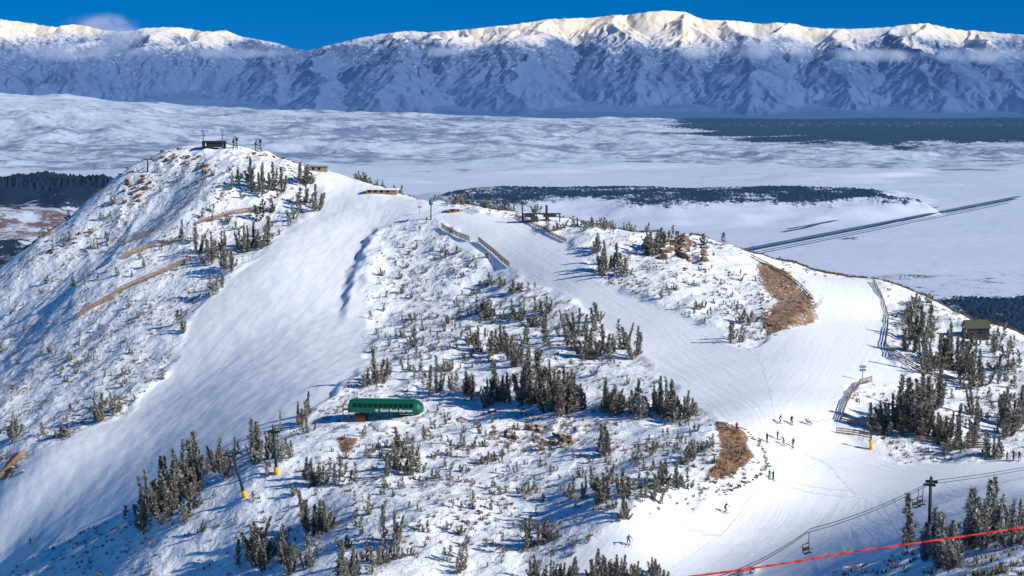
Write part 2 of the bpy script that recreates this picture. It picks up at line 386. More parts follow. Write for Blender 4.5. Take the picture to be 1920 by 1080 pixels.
Z = Z + sst(.45, .7, FO)*rng.random(X3.shape)*13*(Y3 > 5000)
keep = np.stack([np.clip(FO, 0, 1), np.clip(SA, 0, 1), np.clip(RE, 0, 1)], -1)
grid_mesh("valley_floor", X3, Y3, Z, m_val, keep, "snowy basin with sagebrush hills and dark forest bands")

# ------------------------------------------------------------------ far mountains: branching ridge lines
ym = np.concatenate([np.linspace(38500, 51200, 540), np.linspace(51400, 60000, 40)])
sm = np.linspace(-.36, .36, 1450)
S4, Y4 = np.meshgrid(sm, ym); X4 = S4*Y4
cu = [-500,-200,0,40,75,110,140,170,210,240,290,330,365,400,440,470,500,540,570,590,640,700,760,800,850,900,960,1000,1040,1080,1110,1150,1180,1200,1235,1260,1285,1300,1335,1370,1420,1470,1530,1600,1650,1720,1780,1850,1920,2200,2500]
cv = [50,45,38,38,47,52,47,49,60,62,54,52,53,61,59,70,76,82,95,95,82,68,58,62,58,55,49,44,37,36,35,29,31,28,25,18,30,37,40,41,49,42,55,56,52,44,55,62,68,80,85]
def crest_at(x): return (107-np.interp(960+F*(x/50000)*.993, cu, cv))/F*50000
WX = X4 + fbm(X4/2200, Y4/2200, 4, 101)*480 + fbm(X4/420, Y4/420, 3, 102)*60
WY = Y4 + fbm(X4/2200, Y4/2200, 4, 103)*480 + fbm(X4/420, Y4/420, 3, 104)*60
tt = np.clip((Y4-41000)/(50000-41000), 0, 1)
CR = crest_at(X4)
Zm = -1340 + 130*sst(39500, 42500, Y4) + (CR+1340)*(.42*tt**1.6)
base0 = -1300.0
def ridge_seg(p, q, h0, h1, k, R):
    y0, y1 = min(p[1], q[1])-R, max(p[1], q[1])+R
    x0, x1 = min(p[0], q[0])-R, max(p[0], q[0])+R
    r0, r1 = np.searchsorted(ym, y0-450), np.searchsorted(ym, y1+450)
    if r1 <= r0: return
    yn, yf = ym[r0], ym[min(r1, len(ym)-1)]
    s0 = min(x0/yn, x0/yf); s1 = max(x1/yn, x1/yf)
    c0, c1 = np.searchsorted(sm, s0), np.searchsorted(sm, s1)
    if c1 <= c0: return
    a = WX[r0:r1, c0:c1]; b_ = WY[r0:r1, c0:c1]
    dx, dy = q[0]-p[0], q[1]-p[1]; L2 = dx*dx+dy*dy
    t = np.clip(((a-p[0])*dx+(b_-p[1])*dy)/L2, 0, 1)
    d = np.hypot(a-(p[0]+t*dx), b_-(p[1]+t*dy))
    h = h0+(h1-h0)*t - k*(np.sqrt(d*d+400)-20)
    np.maximum(Zm[r0:r1, c0:c1], h, out=Zm[r0:r1, c0:c1])
rr = np.random.default_rng(21)
xs = np.arange(-19500, 19500, 420.)
cy = 50000+np.array([rr.normal(0, 130) for _ in xs])
for i in range(len(xs)-1):
    ridge_seg((xs[i], cy[i]), (xs[i+1], cy[i+1]), crest_at(xs[i]), crest_at(xs[i+1]), .66, 2000)
def spur(p, h, dirx, diry, length, drop, lvl):
    n = {0: 12, 1: 5, 2: 3}[lvl]; k = {0: .72, 1: .82, 2: .90}[lvl]; R = {0: 1500, 1: 900, 2: 460}[lvl]
    pos_ = np.array(p, float); hh = h; ang = math.atan2(diry, dirx)
    for i in range(n):
        f = (i+1)/n
        ang2 = ang + rr.normal(0, .26 if lvl == 0 else .22)
        st = length/n
        q = pos_+np.array([math.cos(ang2), math.sin(ang2)])*st
        pr = (.72*f+.28*f*f) if lvl == 0 else f
        h2 = h-drop*pr + rr.normal(0, 40)*(lvl == 0)
        ridge_seg(pos_, q, hh, h2, k, R)
        if lvl < 2:
            for sd__ in (-1, 1):
                if rr.random() < (.92 if lvl == 0 else .85):
                    a3 = ang2 + sd__*rr.uniform(.5, .95)
                    ln = rr.uniform(.6, 1.3)*(1350 if lvl == 0 else 520)
                    f0 = rr.random(); pb = pos_*(1-f0)+q*f0; hb_ = hh*(1-f0)+h2*f0
                    spur(pb, hb_-5, math.cos(a3), math.sin(a3), ln, ln*rr.uniform(.36, .50), lvl+1)
        pos_, hh = q, h2
x = -18800.
while x < 19000:
    hc = crest_at(x); L_ = rr.uniform(6200, 9300)
    spur((x, 49900), hc-6, rr.normal(0, .2), -1, L_, (hc-base0)*rr.uniform(.84, 1.0), 0)
    x += rr.uniform(900, 1800)
tcrest = sst(46500, 49800, Y4)
Zm = Zm + (fbm(X4/330, Y4/330, 4, 141)*42 + (1-np.abs(perlin(WX/240, WY/420, 143))*2)*30)*sst(-1250, -900, Zm)*(1-.5*tcrest)
back = sst(50100, 56000, Y4); Zm = Zm*(1-back)+ -600*back
nh = fbm(X4/1800, Y4/1800, 5, 151)
gx = np.gradient(Zm, axis=1)/np.gradient(X4, axis=1)
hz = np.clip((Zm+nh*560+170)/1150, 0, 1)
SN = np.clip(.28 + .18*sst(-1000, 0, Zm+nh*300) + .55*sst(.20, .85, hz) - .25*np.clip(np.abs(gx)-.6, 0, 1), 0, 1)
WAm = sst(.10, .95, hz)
FOm = (1-sst(-1270, -1060, Zm+fbm(X4/1500, Y4/1500, 4, 161)*320))*.88
grid_mesh("mountain_range", X4, Y4, Zm, m_mtn, np.stack([SN, FOm, WAm], -1), "high snow capped mountain range with warm sunlight tinted into upper snow")

# ------------------------------------------------------------------ mesh builder
class MB:
    def __init__(s): s.v = []; s.f = []; s.m = []
    def add(s, vs, fs, mi=0):
        n = len(s.v); s.v += [tuple(q) for q in vs]; s.f += [tuple(i+n for i in f) for f in fs]; s.m += [mi]*len(fs)
    def box(s, c, d, mi=0, rz=0, M=None):
        x, y, z = d[0]/2, d[1]/2, d[2]/2
        vs = [Vector((a*x, b*y, e*z)) for e in (-1, 1) for a, b in ((-1, -1), (1, -1), (1, 1), (-1, 1))]
        R = M if M is not None else Matrix.Rotation(rz, 3, 'Z')
        vs = [R@q+Vector(c) for q in vs]
        s.add(vs, [(3,2,1,0),(4,5,6,7),(0,1,5,4),(1,2,6,5),(2,3,7,6),(3,0,4,7)], mi)
    def tube(s, a, b, r1, r2=None, n=8, mi=0):
        r2 = r1 if r2 is None else r2; a = Vector(a); b = Vector(b); d = (b-a).normalized()
        e = d.orthogonal().normalized(); g = d.cross(e)
        vs = []
        for c, r in ((a, r1), (b, r2)):
            for i in range(n):
                q = 2*math.pi*i/n; vs.append(c+(e*math.cos(q)+g*math.sin(q))*r)
        s.add(vs, [(i, (i+1) % n, n+(i+1) % n, n+i) for i in range(n)]+[tuple(range(n-1, -1, -1)), tuple(range(n, 2*n))], mi)
    def obj(s, name, mats, parent=None, smooth=False, label=None):
        me = bpy.data.meshes.new(name); me.from_pydata(s.v, [], s.f)
        for m in mats: me.materials.append(m)
        me.polygons.foreach_set("material_index", s.m)
        if smooth: me.shade_smooth()
        me.update(); o = bpy.data.objects.new(name, me); COL.objects.link(o)
        if parent: o.parent = parent
        if label: o["label"] = label
        return o
def empty(name, loc, label, cat, rz=0, sc=1, group=None):
    o = bpy.data.objects.new(name, None); COL.objects.link(o); o.empty_display_size = .5
    o.location = loc; o.rotation_euler = (0, 0, rz); o.scale = (sc,)*3
    o["label"] = label; o["category"] = cat
    if group: o["group"] = group
    return o
def tag(o, label, cat, group=None):
    o["label"] = label; o["category"] = cat
    if group: o["group"] = group
def W(u, v, dz=0):
    x, y, z = pick(u, v, HF); return Vector((x, y, z+CZ+dz))
def pxm(y, px): return px*y/F

def foliage(name, frost):
    m, nt, b = newmat(name)
    oi = N(nt, "ShaderNodeObjectInfo"); geo = N(nt, "ShaderNodeNewGeometry")
    na = noise_(nt, geo.outputs["Position"], .8, 4, .7); nb_ = noise_(nt, geo.outputs["Position"], 2.2, 3, .75)
    c = mixc(nt, ramp_(nt, na, .35, .65), (.075, .085, .055), (.25, .20, .135))
    c = mixc(nt, math_(nt, 'MULTIPLY', oi.outputs["Random"], .5), c, (.10, .118, .085))
    at = N(nt, "ShaderNodeAttribute", attribute_name="tip")
    lo = .45-frost*.08
    c = mixc(nt, math_(nt, 'MULTIPLY', ramp_(nt, nb_, lo, lo+.16), math_(nt, 'ADD', .40+frost*.15, math_(nt, 'MULTIPLY', at.outputs["Fac"], .45)), True), c, (.62, .60, .57))
    nt.links.new(c, b.inputs["Base Color"]); b.inputs["Roughness"].default_value = .8; b.inputs["Specular IOR Level"].default_value = .1
    return m
m_fol = foliage("pine_foliage", 0); m_frost = foliage("frosted_pine_foliage", .6)
m_bark = plain("bark", (.16, .115, .08), .9)
m_rock, nt, b = newmat("lichen_rock")
geo = N(nt, "ShaderNodeNewGeometry"); pos = geo.outputs["Position"]
na = noise_(nt, pos, .8, 6, .7); nb_ = noise_(nt, pos, .3, 3)
c = mixc(nt, ramp_(nt, na, .35, .65), (.065, .042, .028), (.32, .19, .11))
sx = N(nt, "ShaderNodeSeparateXYZ"); nt.links.new(geo.outputs["Normal"], sx.inputs[0])
c = mixc(nt, math_(nt, 'MULTIPLY', ramp_(nt, sx.outputs[2], .78, .94), ramp_(nt, nb_, .40, .55)), c, (.86, .88, .92))
nt.links.new(c, b.inputs["Base Color"]); b.inputs["Roughness"].default_value = .9
m_grass = plain("dry_scrub", (.20, .15, .095), .9, .45, .3)

# ------------------------------------------------------------------ trees
def leaf_cloud(rg, spires, n_leaf, lsz):
    V_ = []; T_ = []
    for (ox, oy, h, lx, ly, wd) in spires:
        n = int(n_leaf*h)
        t = rg.random(n)**.85*.97+.02
        lob = .62+.42*np.sin(t*rg.uniform(16, 26)+rg.random()*6)+rg.normal(0, .2, n)
        R = wd*np.minimum((1-t)**.75, .45+t*3.0)*np.clip(lob, .08, 2)+.006
        th = rg.random(n)*2*np.pi
        asym = 1+.45*np.sin(th+rg.random()*6)*np.sin(t*11+rg.random()*6)
        rr = R*asym*np.sqrt(rg.random(n)*.75+.25)
        cx = ox+lx*t+np.cos(th)*rr; cy = oy+ly*t+np.sin(th)*rr; cz = t*h+.35*rr
        d = np.stack([np.cos(th), np.sin(th), rg.uniform(.3, 1.6, n)], 1)+rg.normal(0, .35, (n, 3)); d /= np.linalg.norm(d, axis=1)[:, None]
        e = np.cross(d, rg.normal(0, 1, (n, 3))); e /= np.linalg.norm(e, axis=1)[:, None]
        l = (lsz*rg.uniform(.6, 1.5, n))[:, None]; c_ = np.stack([cx, cy, cz], 1)
        V_.append(np.stack([c_-e*l*.28-d*l*.3, c_+e*l*.28-d*l*.3, c_+d*l], 1)); T_.append(np.repeat(t, 3))
    return np.concatenate(V_).reshape(-1, 3), np.concatenate(T_)
def tri_mesh(name, v, mat, tip=None):
    me = bpy.data.meshes.new(name); n = len(v)//3
    me.vertices.add(len(v)); me.vertices.foreach_set("co", v.astype(np.float32).ravel())
    me.loops.add(len(v)); me.loops.foreach_set("vertex_index", np.arange(len(v), dtype=np.int32))
    me.polygons.add(n); me.polygons.foreach_set("loop_start", np.arange(0, len(v), 3, dtype=np.int32))
    me.update(calc_edges=True)
    if tip is not None:
        a = me.attributes.new("tip", 'FLOAT', 'POINT'); a.data.foreach_set("value", tip.astype(np.float32))
    me.materials.append(mat); return me
def spires(rg, kind):
    if kind == 0:
        return [(0, 0, 1, rg.normal(0, .03), 0, .17)]
    if kind == 1:
        L_ = [(0, 0, 1, rg.normal(0, .10), rg.normal(0, .05), .085)]
        for i in range(rg.integers(3, 7)):
            a = rg.random()*6.28; r = rg.uniform(.06, .22)
            L_.append((math.cos(a)*r, math.sin(a)*r, rg.uniform(.35, .90), math.cos(a)*.15, math.sin(a)*.15, rg.uniform(.055, .09)))
        return L_
    return [(0, 0, 1, .08, 0, .11), (rg.normal(0, .1), rg.normal(0, .1), .65, -.12, .05, .09)]
trunks = []; crowns = []; wholes = []; lows = []
NK = 16
for k in range(NK):
    kind = (1, 1, 2, 0, 1, 2, 1, 0, 1, 2, 1, 1, 0, 2, 1, 2)[k]; rg = np.random.default_rng(100+k)
    sp_ = spires(rg, kind)
    v, tp = leaf_cloud(rg, sp_, 500 if kind == 1 else 720, .046)
    cm = tri_mesh("pine_crown", v, m_fol, tp)
    mb = MB()
    for (ox, oy, h, lx, ly, wd) in sp_:
        mb.tube((ox*.6, oy*.6, -.06), (ox+lx*.5, oy+ly*.5, h*.5), .020, .012, 6)
        mb.tube((ox+lx*.5, oy+ly*.5, h*.5), (ox+lx*.95, oy+ly*.95, h*.96), .012, .003, 5)
        for j in range(8):
            q = rg.uniform(.1, .8); a = rg.random()*6.28; r = wd*.8*(1-q)
            bx, by = ox+lx*q, oy+ly*q
            mb.tube((bx, by, h*q), (bx+math.cos(a)*r, by+math.sin(a)*r, h*q+r*.4), .006, .002, 4)
    me = bpy.data.meshes.new("pine_trunk"); me.from_pydata(mb.v, [], mb.f); me.materials.append(m_bark); me.update()
    trunks.append(me); crowns.append(cm)
    n0 = len(v); tv = np.array(mb.v); me2 = bpy.data.meshes.new("pine_tree")
    me2.from_pydata([tuple(q) for q in v]+mb.v, [], [(i, i+1, i+2) for i in range(0, n0, 3)]+[tuple(i+n0 for i in f) for f in mb.f])
    me2.materials.append(m_fol); me2.materials.append(m_bark)
    me2.polygons.foreach_set("material_index", [0]*(n0//3)+[1]*len(mb.f)); a = me2.attributes.new("tip", 'FLOAT', 'POINT')
    a.data.foreach_set("value", np.concatenate([tp, np.zeros(len(tv))]).astype(np.float32)); me2.update(); wholes.append(me2)
    v, tp = leaf_cloud(rg, sp_, 95, .10); lows.append((v, tp))

cl = [(500,355,35,10,9,40,60),(565,345,12,6,3,35,45),(622,385,25,12,12,38,58),(540,442,10,6,2,28,34),(480,465,32,10,12,35,55),(400,480,25,12,7,35,50),(440,505,15,6,4,38,44),(360,455,10,6,2,30,40),
(520,405,30,8,6,22,32),(575,380,10,5,3,28,34),(410,540,15,10,3,30,38),(385,565,10,8,2,22,30),(345,618,14,12,4,24,34),(180,790,28,10,6,36,60),(210,770,12,6,4,42,52),(30,825,20,10,5,25,42),(90,820,30,8,7,15,28),
(690,735,25,12,8,48,68),(550,795,40,12,10,35,50),(480,850,50,12,18,45,62),(400,880,25,12,9,50,62),(350,920,35,18,13,65,90),(300,960,35,18,13,65,90),(255,985,18,12,5,50,70),
(580,910,25,12,7,35,48),(640,900,25,12,5,30,45),(1045,762,55,12,26,65,95),(940,750,18,10,7,55,80),(1150,775,40,8,11,42,60),(1225,775,25,6,7,55,68),(1290,785,35,6,12,50,70),
(1040,650,35,12,8,42,60),(1105,670,25,14,8,45,60),(1190,660,35,10,10,40,60),(1120,610,20,8,5,28,38),(1165,640,15,8,4,35,48),(1385,670,12,8,5,45,65),(1380,640,20,8,5,30,42),(1400,595,12,10,4,20,30),
(1155,512,25,10,9,32,48),(1195,472,25,8,6,30,42),(1240,455,20,6,4,22,32),(1120,470,8,6,3,26,34),(1300,458,40,5,10,16,28),(940,670,32,15,10,35,55),(860,740,35,12,10,30,48),(800,690,45,15,8,20,34),
(900,600,30,10,7,18,30),(990,600,20,8,6,20,28),(1020,585,10,6,3,28,36),(960,540,40,10,7,14,24),(860,380,90,4,34,10,20),(1120,428,60,4,24,12,22),(700,338,40,3,10,10,18),
(1710,650,25,15,8,45,70),(1765,690,30,15,9,55,92),(1820,715,30,12,9,45,65),(1700,600,20,8,5,30,42),(1750,765,25,12,7,55,80),(1675,800,28,12,8,55,78),(1722,805,25,12,9,70,105),(1790,825,30,12,8,55,80),
(1860,790,30,12,6,45,60),(1905,805,15,15,5,65,95),(1780,852,20,6,4,40,52),(1885,690,30,18,12,26,42),(1870,645,25,8,6,22,34),(1860,857,15,4,4,35,44),(1745,575,25,8,6,16,26),
(745,1018,16,8,3,75,98),(985,1032,28,10,5,50,70),(1035,1012,10,8,3,42,55),(1130,940,40,18,10,45,62),(1190,922,40,14,10,45,60),(1260,907,20,8,6,38,50),(1140,850,14,8,4,36,50),(1300,858,30,8,8,22,36),
(570,992,25,12,6,55,72),(620,988,20,10,5,45,58),(680,960,15,8,3,28,38),(760,882,25,10,6,36,50),(750,840,30,12,6,28,42),(870,850,20,8,4,18,28),(910,870,15,8,4,16,24),(1160,985,15,10,4,45,55),(980,925,15,8,3,22,30),
(480,1066,42,22,11,55,75),(650,1085,30,12,5,55,72),(560,1065,20,12,4,35,50),(850,1062,35,12,6,28,42),(720,1052,30,12,5,35,48),(1080,1092,70,8,24,36,54),(1180,1088,40,8,14,40,56),(1350,1032,42,5,9,12,22),(1500,1050,60,15,4,10,18),
(1760,1048,38,16,16,65,100),(1850,1015,45,18,16,75,115),(1902,975,20,14,9,55,85),(190,480,130,60,36,9,20),(880,500,110,50,50,7,16),(850,590,110,45,60,7,18),(820,640,100,30,34,10,20),(1300,540,110,40,44,7,15),
(950,640,120,40,36,9,20),(900,820,110,30,40,8,20),(1000,900,170,35,38,9,20),(700,870,120,45,30,9,22),(830,980,150,50,24,10,22),(430,960,130,55,16,14,28),(1280,830,50,20,26,9,18),(80,640,120,50,40,7,16),(230,720,90,50,40,7,15),
(1020,700,140,40,26,10,22),(1180,870,110,30,24,10,22),(740,760,60,30,12,12,24),(1210,600,60,30,12,9,20),(1830,760,80,50,26,12,28),(950,990,130,45,18,9,20),(620,1020,120,40,18,12,28),(450,420,80,50,26,9,18),(380,340,60,20,14,8,14)]
T = []
for (u, v, du, dv, n, h0, h1) in cl:
    big = h0 >= 40
    for i in range(n):
        a = rng.normal(0, .66, 2); a = np.clip(a, -1.35, 1.35)
        h = rng.uniform(h0*(.5 if big else 1), h1)
        T.append((u+a[0]*du*1.2, v+a[1]*dv*1.2, h))
T.sort(key=lambda q: -q[2])
lowv = []; lowt = []; ni = 0
for (u, v, h) in T:
    x, y, z = pick(u, v, HF)
    if gmask(G, x, y) > .5 and not (v > 1055 and 960 < u < 1250): continue
    if gmask(BARE, x, y) > .6 and u > 1300: continue
    if 645 < u < 805 and v-h < 795 and v > 735: continue
    s_ = pxm(y, h)*1.04
    k = random.randrange(NK); rz = random.random()*6.28; wx_ = random.uniform(.9, 1.4)
    if h < 30: wx_ *= 1.4
    if ni < 298:
        loc = (x, y, z+CZ-.12); frosty = y < 235
        label = "heavily frosted shaggy pine on shaded slope" if frosty else ("tall shaggy pine with frosted tips standing in snow" if h > 60 else "rime dusted brown green pine rooted in snowy slope")
        if ni < 110:
            o = empty("pine_tree", loc, label, "tree", rz, 1, "pines scattered over the ski hill"); o.scale = (s_*wx_, s_*wx_, s_)
            for nm, me in (("trunk", trunks[k]), ("crown", crowns[k])):
                c_ = bpy.data.objects.new(nm, me); COL.objects.link(c_); c_.parent = o
                if frosty and nm == "crown": c_.material_slots[0].link = 'OBJECT'; c_.material_slots[0].material = m_frost
        else:
            o = bpy.data.objects.new("pine_tree", wholes[k]); COL.objects.link(o); o.location = loc; o.rotation_euler = (0, 0, rz); o.scale = (s_*wx_, s_*wx_, s_)
            tag(o, label, "tree", "pines scattered over the ski hill")
            if frosty: o.material_slots[0].link = 'OBJECT'; o.material_slots[0].material = m_frost
        ni += 1
    else:
        v_, t_ = lows[k]; c_, q_ = math.cos(rz), math.sin(rz)
        R = np.array([[c_, -q_, 0], [q_, c_, 0], [0, 0, 1]])
        lowv.append((v_*np.array([wx_, wx_, 1])*s_)@R.T+np.array([x, y, z+CZ-.1])); lowt.append(t_)
me = tri_mesh("small_pines", np.concatenate(lowv), m_fol, np.concatenate(lowt))
o = bpy.data.objects.new("small_pines", me); COL.objects.link(o); o["kind"] = "stuff"; tag(o, "many small stunted pines dotted over snowy slopes", "tree")

# scrub tufts
tv = []
cnt = 0
while cnt < 10500:
    u = rng.uniform(-20, 1940); v = rng.uniform(300, 1080)
    x, y, z = pick(u, v, HF)
    if y > 705: continue
    g_, s_ = gmask(G, x, y), gmask(SC, x, y)
    dens = s_*(.5+fbm(np.array([x/18]), np.array([y/18]), 3, 200)[0]*1.8)
    if g_ > .3 or rng.random() > dens*1.5: continue
    r = rng.uniform(.18, .62); n = 9
    for j in range(n):
        a = rng.random()*6.28; q = rng.random()*r*.8; bx, by = x+math.cos(a)*q, y+math.sin(a)*q
        w_ = r*.22; an = rng.random()*6.28; ex, ey = math.cos(an)*w_, math.sin(an)*w_
        hh = r*rng.uniform(.5, 1.5)
        tv += [(bx-ex, by-ey, z+CZ-.05), (bx+ex, by+ey, z+CZ-.05), (bx+math.cos(a)*r*.4, by+math.sin(a)*r*.4, z+CZ+hh)]
    cnt += 1
me = tri_mesh("scrub_tufts", np.array(tv), m_grass)
o = bpy.data.objects.new("scrub_tufts", me); COL.objects.link(o); o["kind"] = "stuff"; tag(o, "dry brown scrub tufts poking through snow", "scrub")

# ------------------------------------------------------------------ rocks
import bmesh
rmesh = []
for k in range(8):
    bm = bmesh.new(); bmesh.ops.create_icosphere(bm, subdivisions=3, radius=1)
    rg = np.random.default_rng(300+k); pl = [(Vector(rg.normal(0, 1, 3)).normalized(), rg.uniform(.45, .8)) for _ in range(9)]
    for vv in bm.verts:
        for n_, d_ in pl:
            q = vv.co.dot(n_)
            if q > d_: vv.co -= n_*(q-d_)
        vv.co += Vector(rg.normal(0, .025, 3)); vv.co.z *= .8
    me = bpy.data.meshes.new("boulder"); bm.to_mesh(me); bm.free(); me.materials.append(m_rock); rmesh.append(me)
rk = [(1268,470,45,16,28,9,21),(1225,470,18,8,8,6,12),(1050,828,24,12,12,11,22),(950,812,28,12,9,7,16),(998,806,12,5,4,11,18),(930,773,12,3,4,6,11),(862,786,14,5,4,8,12),(800,815,10,8,5,9,13),(880,978,8,4,2,8,12),(897,962,8,4,3,5,7),
(330,292,36,11,20,4,9),(262,345,34,28,24,4,10),(385,318,18,16,12,4,8),(500,292,40,8,14,3,7),(545,315,20,8,7,3,7),(140,440,80,50,30,3,7),(1440,590,14,32,18,4,8),(1010,870,12,8,2,5,9),(22,872,18,14,7,5,10),(1305,505,50,10,8,4,8),
(1510,572,20,8,6,3,6),(860,860,25,12,5,4,7)]
R_ = []
for (u, v, du, dv, n, r0, r1) in rk:
    for i in range(n):
        a = np.clip(rng.normal(0, .6, 2), -1.2, 1.2); R_.append((u+a[0]*du, v+a[1]*dv, rng.uniform(r0, r1)))
rim = [(1350,798),(1392,804),(1420,826),(1434,852),(1437,876),(1418,896),(1388,912),(1356,926)]
for i in range(70):
    f = i/70*(len(rim)-1); j = int(f); g_ = f-j
    R_.append((rim[j][0]*(1-g_)+rim[j+1][0]*g_+rng.normal(0, 1.8), rim[j][1]*(1-g_)+rim[j+1][1]*g_+rng.normal(0, 1.8), rng.uniform(3.5, 7)))
for (u, v, rp) in R_:
    p = W(u, v); r = pxm(p.y, rp)*.72
    o = bpy.data.objects.new("boulder", rmesh[random.randrange(8)]); COL.objects.link(o)
    o.location = p+Vector((0, 0, r*.12)); o.scale = (r*random.uniform(.8, 1.3), r*random.uniform(.8, 1.3), r*random.uniform(.6, 1.0)); o.rotation_euler = (random.uniform(-.3, .3), random.uniform(-.3, .3), random.random()*6.28)
    tag(o, "weathered rust brown boulder half buried in snow", "rock", "boulders on the ridges")

# ------------------------------------------------------------------ fences
m_wood = plain("weathered_wood", (.30, .19, .11), .85, .3, 1.5)
m_wood2 = plain("grey_slats", (.16, .11, .08), .85, .3, 1.5)
def fence(pl, h, mat, label, step=2.6, slats=5, lean=0, name="snow_fence"):
    w_ = [W(u, v) for u, v in pl]; mb = MB(); P_ = []
    for a, b_ in zip(w_[:-1], w_[1:]):
        L = (b_-a).length; n = max(1, int(L/step))
        for i in range(n): P_.append(a.lerp(b_, i/n))
    P_.append(w_[-1]); P_ = [Vector((q.x, q.y, hgt(q.x, q.y)+CZ)) for q in P_]
    o0 = P_[0].copy()
    for i, q in enumerate(P_):
        hh = h*random.uniform(.95, 1.12); mb.tube(q-o0-Vector((0, 0, .3)), q-o0+Vector((lean*random.uniform(-1, 1), 0, hh)), .07, .06, 5)
        if i+1 < len(P_):
            r = P_[i+1]
            for j in range(slats):
                z = h*(.18+.78*j/max(1, slats-1)); zz = Vector((0, 0, z+random.uniform(-.03, .03)))
                d = (r-q); an = math.atan2(d.y, d.x); sl = math.atan2(d.z, math.hypot(d.x, d.y))
                M = (Matrix.Rotation(an, 3, 'Z')@Matrix.Rotation(-sl, 3, 'Y'))
                mb.box((q+r)/2-o0+zz+Vector((0, -.05, 0)), (d.length, .03, h*.62/slats), M=M)
    o = mb.obj(name, [mat]); o.location = o0; tag(o, label, "fence")
    return o
for pl, h in (([(145,597),(200,566),(225,548),(290,520),(357,490)], 1.8), ([(230,486),(275,467),(336,452)], 1.7), ([(248,452),(290,432)], 1.5), ([(372,420),(420,407),(486,396)], 1.7)):
    fence(pl, h, m_wood, "long weathered wooden snow fence on scrubby slope")
fence([(0,898),(25,872),(48,852)], 1.6, m_wood, "short weathered wooden fence above groomed run")
for pl in ([(828,428),(848,440),(880,453)], [(897,454),(925,476),(955,502)]):
    fence(pl, 1.7, m_wood2, "dark slatted snow fence beside groomed run", 2.0, 6)
fence([(965,408),(1000,424),(1030,440),(1062,455)], 1.1, m_wood2, "brown slatted fence along ridge above run", 2.2)
fence([(1408,482),(1450,505),(1490,530),(1525,562)], .8, m_wood, "thin rail fence above bare rocky bank", 3, 2)
fence([(1637,530),(1648,550),(1658,572),(1666,598),(1664,625),(1660,650),(1676,666),(1700,684),(1740,702),(1800,722)], 1.2, m_wood2, "long boundary fence of poles and dark netting", 2.4, 3)
fence([(1635,716),(1612,722),(1597,738),(1586,762),(1577,790)], 1.3, m_wood2, "curving boundary fence of dark netting", 2.0, 4)
fence([(1577,790),(1610,798),(1650,806)], 1.1, m_wood, "low wooden fence beside lift access", 2.2, 3)
fence([(1568,812),(1600,816),(1632,822)], 1.1, m_wood, "low wooden fence beside lift access", 2.2, 3)
fence([(1715,828),(1760,832),(1848,840)], 1.1, m_wood, "low wooden fence in front of pines", 2.2, 3)

# ------------------------------------------------------------------ lift terminal with lettering
m_green = plain("green_panel", (.004, .105, .060), .45, .12)
m_green_l = plain("green_roof_edge", (.01, .17, .095), .5, .12)
m_glass = plain("dark_glass", (.010, .018, .022), .3, .2)
m_white = plain("white_paint", (.82, .83, .84), .6, .04); m_redp = plain("red_paint", (.50, .03, .02), .6, .1)
m_redb = plain("barn_red", (.10, .035, .028), .8, .2); m_steel = plain("dark_steel", (.035, .04, .045), .5, .2, 2, .3)
m_orange = plain("orange_steel", (.55, .17, .03), .6, .15); m_dark = plain("dark_cladding", (.03, .03, .032), .7, .2)
m_yel = plain("yellow_pad", (.85, .42, .02), .7, .1); m_tgreen = plain("tower_green", (.012, .045, .05), .5, .15)
m_snowp, nt, b = newmat("snow_pile"); b.inputs["Base Color"].default_value = (.9, .92, .95, 1); b.inputs["Roughness"].default_value = .7
tc = N(nt, "ShaderNodeTexCoord"); bp = N(nt, "ShaderNodeBump"); bp.inputs["Distance"].default_value = .3
nt.links.new(noise_(nt, tc.outputs["Object"], 1.2, 5), bp.inputs["Height"]); nt.links.new(bp.outputs[0], b.inputs["Normal"])

tb = W(722, 786, -.6); TM = empty("lift_terminal", tb, "dark green chairlift terminal with window band and white lettering", "ski lift", math.radians(-4))
def loft(mb, sections, mi=0, caps=True):
    n = len(sections[0])
    vs = [q for s_ in sections for q in s_]; fs = []
    for i in range(len(sections)-1):
        for j in range(n):
            a = i*n+j; b_ = i*n+(j+1) % n; fs.append((a, b_, b_+n, a+n))
    if caps: fs += [tuple(range(n-1, -1, -1)), tuple(range((len(sections)-1)*n, len(sections)*n))]
    mb.add(vs, fs, mi)
def sect(x, k=1, dz=0, tk=1):
    prof = [(-2.4,2.5),(-2.75,2.7),(-2.75,3.65),(-2.05,4.70),(-1.5,5.05),(-.8,5.2),(0,5.24),(1.3,5.1),(2.2,4.7),(2.65,3.9),(2.75,3.0),(2.4,2.5)]
    return [(x, y*k, 2.6+(z-2.6)*tk+dz) for y, z in prof]
mb = MB(); loft(mb, [sect(-8.2,.80,0,.70), sect(-8.0,.95,0,.94), sect(-7.5,1), sect(-2,1), sect(3,1), sect(6.8,1), sect(7.7,.95,0,.9), sect(8.5,.82,0,.66), sect(8.8,.6,0,.4)])
mb.obj("roof_shell", [m_green], TM)
mb = MB(); mb.box((0, -2.05, 4.82), (14.6, .10, .10)); mb.box((0, 0, 5.28), (13.6, 1.6, .06)); mb.obj("roof_trim", [m_green_l], TM)
ang = math.atan2(.70, 1.05); M = Matrix.Rotation(-ang, 3, 'X')
for i in range(12):
    mb = MB(); mb.box((0, 0, 0), (1.0, .06, .94), 0, M=M); mb.box((.57, -.03, 0), (.07, .06, .94), 1, M=M)
    o = mb.obj("window", [m_glass, m_green_l], TM); o.location = (-6.55+i*1.17, -2.44, 4.21)
